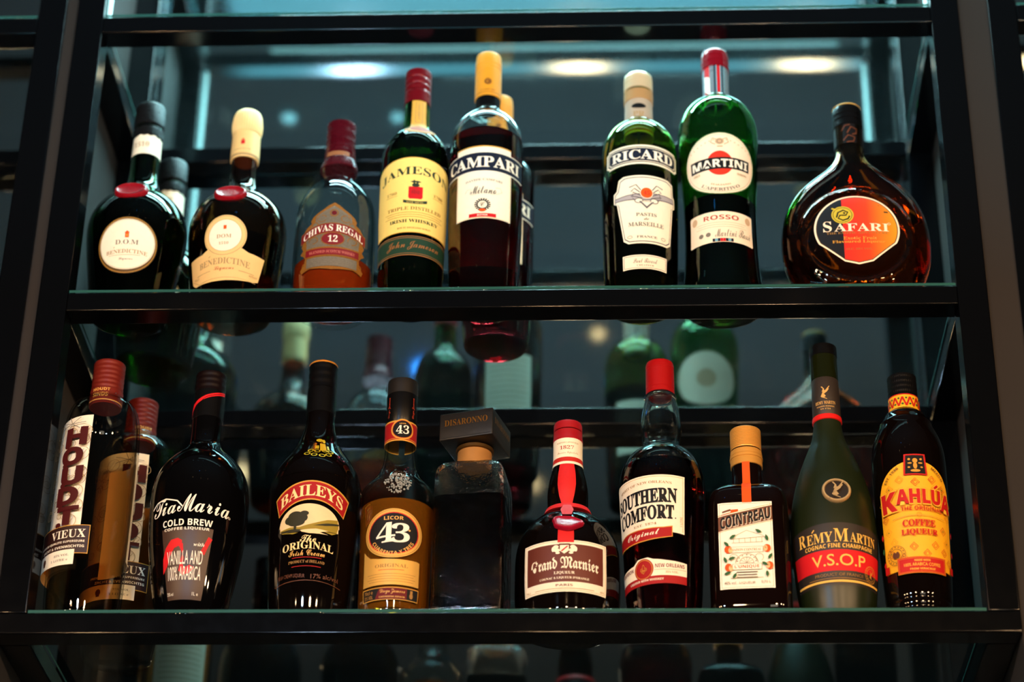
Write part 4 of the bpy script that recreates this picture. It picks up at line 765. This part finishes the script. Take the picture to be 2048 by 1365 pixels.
for (x, y, half) in ((-22, 73, 0), (19, 73, 1), (-22, 52, 0), (21, 53, 1)):
    l.ell(x, y, 3.9, 4.5, ORG, 24); l.ell(x+(2.4 if half == 0 else -1.6), y+(0 if half else -1), 2.2, 3.4, mat('ink_peach', sr(236, 190, 140), .5), 18)
    for k in range(4): a = k*.8; l.line([(x+(2.4 if half == 0 else -1.6), y), (x+(2.4 if half == 0 else -1.6)+1.8*math.cos(a), y+2.6*math.sin(a))], .3, ORG)
for (x, y, a) in ((-20, 85, .6), (-26, 82, -.9), (14, 91, 2.6), (20, 81, 1.8), (-22, 61, .3), (-24, 57, 1.9), (-27, 44, .3), (-18, 38.6, 1.0), (13, 57, -.6), (20, 60, 1.0), (18, 47, -1.5)): leaf(x, y, a)
l.done()

# --- frosted cognac bottle
b = Bottle('cognac_bottle', 'tall frosted dark green cognac bottle with gold medallion and red label band', .3526, .0540, H2,
           heel(38)+[(28, 41.2), (54, 43.8), (90, 46), (115, 45.8), (139, 43.8), (162, 39.2), (182, 33.2), (202, 25.8), (217, 19.8), (232, 16.2), (248, 15), (279, 14.4), (330, 14)], G2)
b.body(mat('frosted_green_glass', sr(24, 32, 13), .36, var=.2, vscale=10, spec=.4), wall=0)
b.lathe('neck_glass', [(295.6, 14.6), (296, 15.1), (326, 14.9), (326.4, 14.4)], solidglass('olive', (.02, .028, .006)))
b.lathe('capsule', [(249, 15.5), (249.4, 15.7), (295, 15.1), (296, 14.8)], mat('capsule_brown', sr(44, 36, 32), .5)); b.lathe('red_ring', [(242.4, 15.6), (243, 16.4), (248.4, 16.2), (249, 15.6)], mat('ring_red', sr(216, 26, 24), .4)); b.cap(326, 339.4, 15.4, BLKP)
l = b.label('neck_label', rref=15.4, surf=Surf([(249, 15.7), (296, 15.1)], lin=True)); GB = ink('pale_gold', 214, 170, 100)
def centaur(x, y, k, m):
    for P in ([(-3, -4), (-1, 1), (2, 2.4), (4, 5), (6, 4), (3.4, 0), (1, -2)], [(-2.4, 0), (-1, 4), (-3.4, 7), (-2, 7.2), (.4, 4), (.6, 1)], [(-2, -2), (-4, -6), (-1, -8), (2, -6), (.4, -3)], [(3.6, 4.6), (6.2, 8), (6.8, 7.6), (5.2, 4.4)], [(-3.2, -7), (3.4, -10), (3, -9), (-2, -6.4)]):
        l.poly([(x+px*k, y+py*k) for px, py in P], m)
centaur(-3.2, 276, .95, GB); l.txt('REMY MARTIN', -2.4, 262.5, 23, 4, GB, 'serif'); l.txt('MAISON FONDEE', -2.4, 257.6, 20, 1.8, GB, 'serif'); l.txt('EN 1724', -2.4, 254.4, 11, 1.8, GB, 'serif'); l.done()
# medallion: a raised gilt disc on the shoulder
def disc(b, name, cx, z, r, y, tilt, m, th=3.5, prof=((1, .5), (1, -.2), (.94, -.5), (.84, -.5), (.8, -.1), (0.01, -.1))):
    rings = []
    for q, t in prof:
        R = []
        for i in range(48):
            a = 2*math.pi*i/48; zz = r*q*math.cos(a); yy = t*th
            R.append((cx+r*q*math.sin(a), y+yy*math.cos(tilt)+zz*math.sin(tilt), z+zz*math.cos(tilt)-yy*math.sin(tilt)))
        rings.append(R)
    return link(name, loft(rings), m, b.root)
MG = mat('gilt_bronze', (.62, .42, .2), .3, .4, rvar=.08, vscale=200); md = disc(b, 'medallion', 1, 140, 15.6, -43.6, .22, MG, 4)
DB = mat('medal_field', sr(40, 30, 22), .4); disc(b, 'medallion_field', 1, 140, 12.4, -44.4, .22, DB, 1.2, ((1, .5), (1, -.2), (.01, -.2))).parent = md
fl = Surf([(100, 60, 60), (180, 60, 60)], planar=True, n=40, lin=True); l = Lab(b, 'medallion_relief', None, False, fl); centaur(.6, 141.5, 1.25, MG); l.off0 = 0; o = l.done(); o.parent = md
for v in o.data.vertices: v.co = (v.co.x, -.0452+(v.co.z-.14)*.22-.0006, v.co.z)
l = b.label('front_label', rref=44.6); LBK = mat('label_charcoal', sr(40, 33, 30), .5, var=.08, vscale=60)
l.poly([(-58, 31), (56, 31), (56, 97)]+[(56-114*i/16, 97+4*math.sin(math.pi*i/16)) for i in range(1, 16)]+[(-58, 97)], LBK)
BG = ink('bright_gold', 240, 190, 92)
l.txt('R', -41.5, 86, 10.4, 14.4, BG, 'serif'); l.txt('EMY', -20.6, 84.6, 28.6, 11.4, BG, 'serif'); l.line([(-28, 92), (-25.4, 95)], 1.3, BG); l.txt('M', 2.6, 86.4, 15, 14.8, BG, 'serif'); l.txt('ARTIN', 28.6, 84.6, 34, 11.4, BG, 'serif'); l.txt('COGNAC FINE CHAMPAGNE', 1, 74.6, 78, 4.8, BG, 'bold')
l.poly([(-58, 46.5), (56, 46.5), (56, 70), (-58, 70)], BR); l.txt('V.S.O.P', -.5, 58.6, 60, 13, BG, fat=.006); l.ring(38, 47, 9, 9.6, .5, GOLDI); l.ring(38, 47, 6.4, 7, .4, GOLDI); centaur(38, 47.6, .55, GOLDI)
for k in range(18): a = k*.349; l.ell(38+7.8*math.cos(a), 47+8.4*math.sin(a), .5, .5, GOLDI, 8)
l.txt('PRODUCT OF FRANCE', -1, 42, 54, 3.2, OCH, 'sans'); l.lines(-1, 38, 1, 2, 70, OCH, .7); l.rect(-54, 33.6, 52, 36, BG); l.done()

# --- coffee liqueur with yellow arched label
b = Bottle('liqueur_bottle', 'dark coffee liqueur bottle with yellow arched label, rightmost of the lower shelf', .4372, .0479, H2,
           [(0, 27), (.6, 30), (2, 32), (6, 33.2), (9, 32.6), (11, 33.6), (16, 34.2), (18.6, 33.6), (21, 34.6), (40, 35.8), (69, 37.1), (112, 38.6), (155, 39.9), (190, 40), (203, 38.8), (214, 36.4), (224, 32.8), (232, 29.2), (236, 28.6), (240, 25.6), (246, 22), (248, 21.4), (251, 17.6), (255, 15.8), (292, 15.2)], G2)
b.body(solidglass('espresso', (.007, .0035, .003)), wall=0)
b.lathe('neck_glass', [(248, 17), (249, 18), (250.4, 16.4), (251, 15.6)], MC['dark_glass_espresso'])
b.cap(269.4, 296.9, 16.2, BLKP, ridges=4, knurl=1)
KY = mat('paper_sunflower', sr(244, 178, 26), .55, var=.07, vscale=200); KR = ink('tomato', 186, 26, 24)
l = b.label('neck_label', rref=16.2, surf=Surf([(249, 16.4), (270, 16.2)], lin=True)); l.rect(-50, 250, 50, 269.4, KR); l.rect(-50, 251.4, 50, 268, KY)
for k in range(-6, 7):
    x = -3+k*8; l.line([(x-4, 254), (x, 265)], 1.7, KR); l.line([(x, 265), (x+4, 254)], 1.7, KR); l.ell(x, 256.4, 1.2, 1.2, LEAFG, 8); l.ell(x+4, 263.6, 1.1, 1.1, LEAFG, 8)
l.done()
l = b.label('front_label', rref=38.6)
dome = [(1+43*math.cos(math.pi*i/30), 134+40*math.sin(math.pi*i/30)) for i in range(31)]
l.poly([(-44, 49), (46, 49), (45, 90)]+dome+[(-43, 90)], KY)
AM = ink('amber_line', 214, 138, 24)
rdm = random.Random(9)
for (x, y) in ((-34, 95), (-28, 82), (-33, 70), (30, 95), (35, 82), (30, 70), (-6, 74), (18, 76), (8, 66), (-18, 62), (38, 60), (-36, 110), (38, 112), (-16, 152), (18, 152), (0, 148), (-28, 143), (30, 143), (-38, 128), (40, 128)):
    for r_ in (4.4, 2.4): l.line([(x-r_, y), (x, y+r_*1.1), (x+r_, y), (x, y-r_*1.1), (x-r_, y)], .5, AM if (x*y) % 3 else KR)
    if (x+y) % 2: l.ell(x, y, .8, .8, LEAFG, 8)
for (x, y, m_) in ((-43, 92, KR), (-43.4, 76, LEAFG), (45, 95, KR), (45, 72, KR), (-43, 60, KR)): l.poly([(x-2, y), (x, y+4), (x+2, y), (x, y-4)], m_)
l.rect(-44, 49, -37, 57, KR); l.rect(39, 49, 46, 57, KR)
l.txt('EST. 1936', 1, 133, 22, 2.8, BROWN, 'bold', arc=37, rot=.78); l.txt('MEXICO', 1, 133, 18, 2.8, BROWN, 'bold', arc=37, rot=-.72)
l.poly([(-11, 156), (-9.4, 181), (11.6, 181), (13, 156)], KR); l.poly([(-9.2, 157.6), (-7.8, 179.4), (10, 179.4), (11.2, 157.6)], BLK)
for (x, y, rx, ry) in ((1.2, 173, 2.6, 2.8), (1.2, 167, 2, 4), (-4, 170, 2.2, .9), (6.4, 170, 2.2, .9), (1.2, 161, 5, 1.6), (-4.6, 174.6, 1.3, 1.3), (7, 174.6, 1.3, 1.3), (-5, 165, 1.3, 1), (7.4, 165, 1.3, 1)): l.ell(x, y, rx, ry, GOLDI, 14)
HAL = mat('paper_honey', sr(248, 194, 60), .55)
for m_, d, f in ((AM, 1.6, .05), (HAL, 1, .05), (KR, 0, .03)):
    l.txt('K', -28.6, 127.4, 18+d*2, 23+d*2, m_, 'bold', fat=f, rot=.03); l.txt('AHLU', 3, 131, 47+d*2, 17.4+d*2, m_, 'bold', fat=f, sag=-.6); l.txt('A', 33.6, 127.6, 14+d*2, 21+d*2, m_, 'bold', fat=f, rot=-.06); l.line([(19-d*.4, 141.4-d*.4), (23.2+d*.4, 145.6+d*.4)], 2.6+d*1.6, m_)
l.txt('THE ORIGINAL', 5.6, 117, 44, 5, KR, 'bold', slope=-.01); l.ring(1.6, 109.4, 2.6, 3, .5, AM); l.line([(-26, 106.6), (-8, 108.8), (12, 108.8), (30, 107)], .5, OCH)
l.txt('COFFEE', 1.2, 100.2, 34, 8, KR, 'serif', fat=.02); l.txt('LIQUEUR', 1.2, 89.4, 38, 8, KR, 'serif', fat=.02)
l.ring(-26, 66, 11, 11, .5, BROWN); l.ring(-26, 66, 7.4, 7.4, .5, BROWN); l.ell(-27.6, 66, 2.2, 4, BROWN, 16); l.ell(-24, 66, 2.2, 4, BROWN, 16)
for k in range(16): a = k*.393; l.ell(-26+9.2*math.cos(a), 66+9.2*math.sin(a), .7, .7, BROWN, 8)
l.rect(-25, 42.8, 27.6, 61.4, AM); l.rect(-24.4, 43.4, 27, 60.8, KR); l.frame(-23.4, 44.4, 26, 59.8, .35, AM); l.txt('MADE WITH', 1.3, 57, 16, 2.2, HAL, 'bold'); l.txt('100% ARABICA COFFEE', 1.3, 52.4, 38, 3.6, HAL); l.txt('FROM VERACRUZ', 1.3, 47.4, 26, 2.2, HAL, 'bold'); l.done()

# ------------------------------------------------------------------ small lamps set in the ceiling of the room, seen in the wall mirror
def ceiling_light(x, y, r, col, s, label):
    bm = bmesh.new(); bmesh.ops.create_uvsphere(bm, u_segments=20, v_segments=10, radius=r)
    for v in bm.verts: v.co.z *= .5
    root = empty('ceiling_light', (x, y, 1.05)); tag(root, label, 'ceiling light', 'ceiling lights mirrored behind the bottles')
    o = link('lens', bm, mat('lamp_%d_%d_%d_%d' % (*[int(c*99) for c in col], int(s*100)), col, .4, emit=col, es=s), root); o.location = (0, 0, -r*.45)
    bm = bmesh.new(); bmesh.ops.create_cone(bm, cap_ends=True, segments=28, radius1=r*1.25, radius2=r*1.35, depth=r*.3); o = link('trim_ring', bm, BLKP, root); o.location = (0, 0, -r*.15)
ceiling_light(-.279, -1.403, .020, (.04, .30, 1), 7, 'blue lamp mirrored as a blue spot above the golden liqueur bottle')
ceiling_light(-.454, -.500, .013, (.25, .55, .62), .8, 'dim bluish lamp mirrored beside the fluted cream cap')
ceiling_light(-.261, -.503, .011, (.25, .55, .62), .8, 'dim bluish lamp mirrored beside the dark red cap of the arched-label bottle')
ceiling_light(-.652, -.451, .020, (.25, .5, .62), .22, 'dim bluish lamp mirrored beside the leftmost black cap')
ceiling_light(.502, -.343, .007, (1, .07, .02), 6, 'tiny red lamp mirrored near the top right corner of the frame')
ceiling_light(.519, -.340, .007, (1, .07, .02), 6, 'second tiny red lamp, mirrored right beside the other red one')
ceiling_light(-.737, -1.878, .022, (1, .66, .34), 2.5, 'warm lamp mirrored beside the shoulder of the black script bottle')
ceiling_light(.089, -1.269, .012, (1, .55, .25), 2, 'small warm lamp mirrored just under the middle shelf')
ceiling_light(-.068, -1.952, .017, (1, .6, .3), 1.6, 'warm lamp mirrored between the square decanter and the ribboned bottle')
ceiling_light(.492, -1.801, .018, (1, .6, .35), 1.6, 'warm lamp mirrored between the gold-capped square bottle and the frosted bottle')
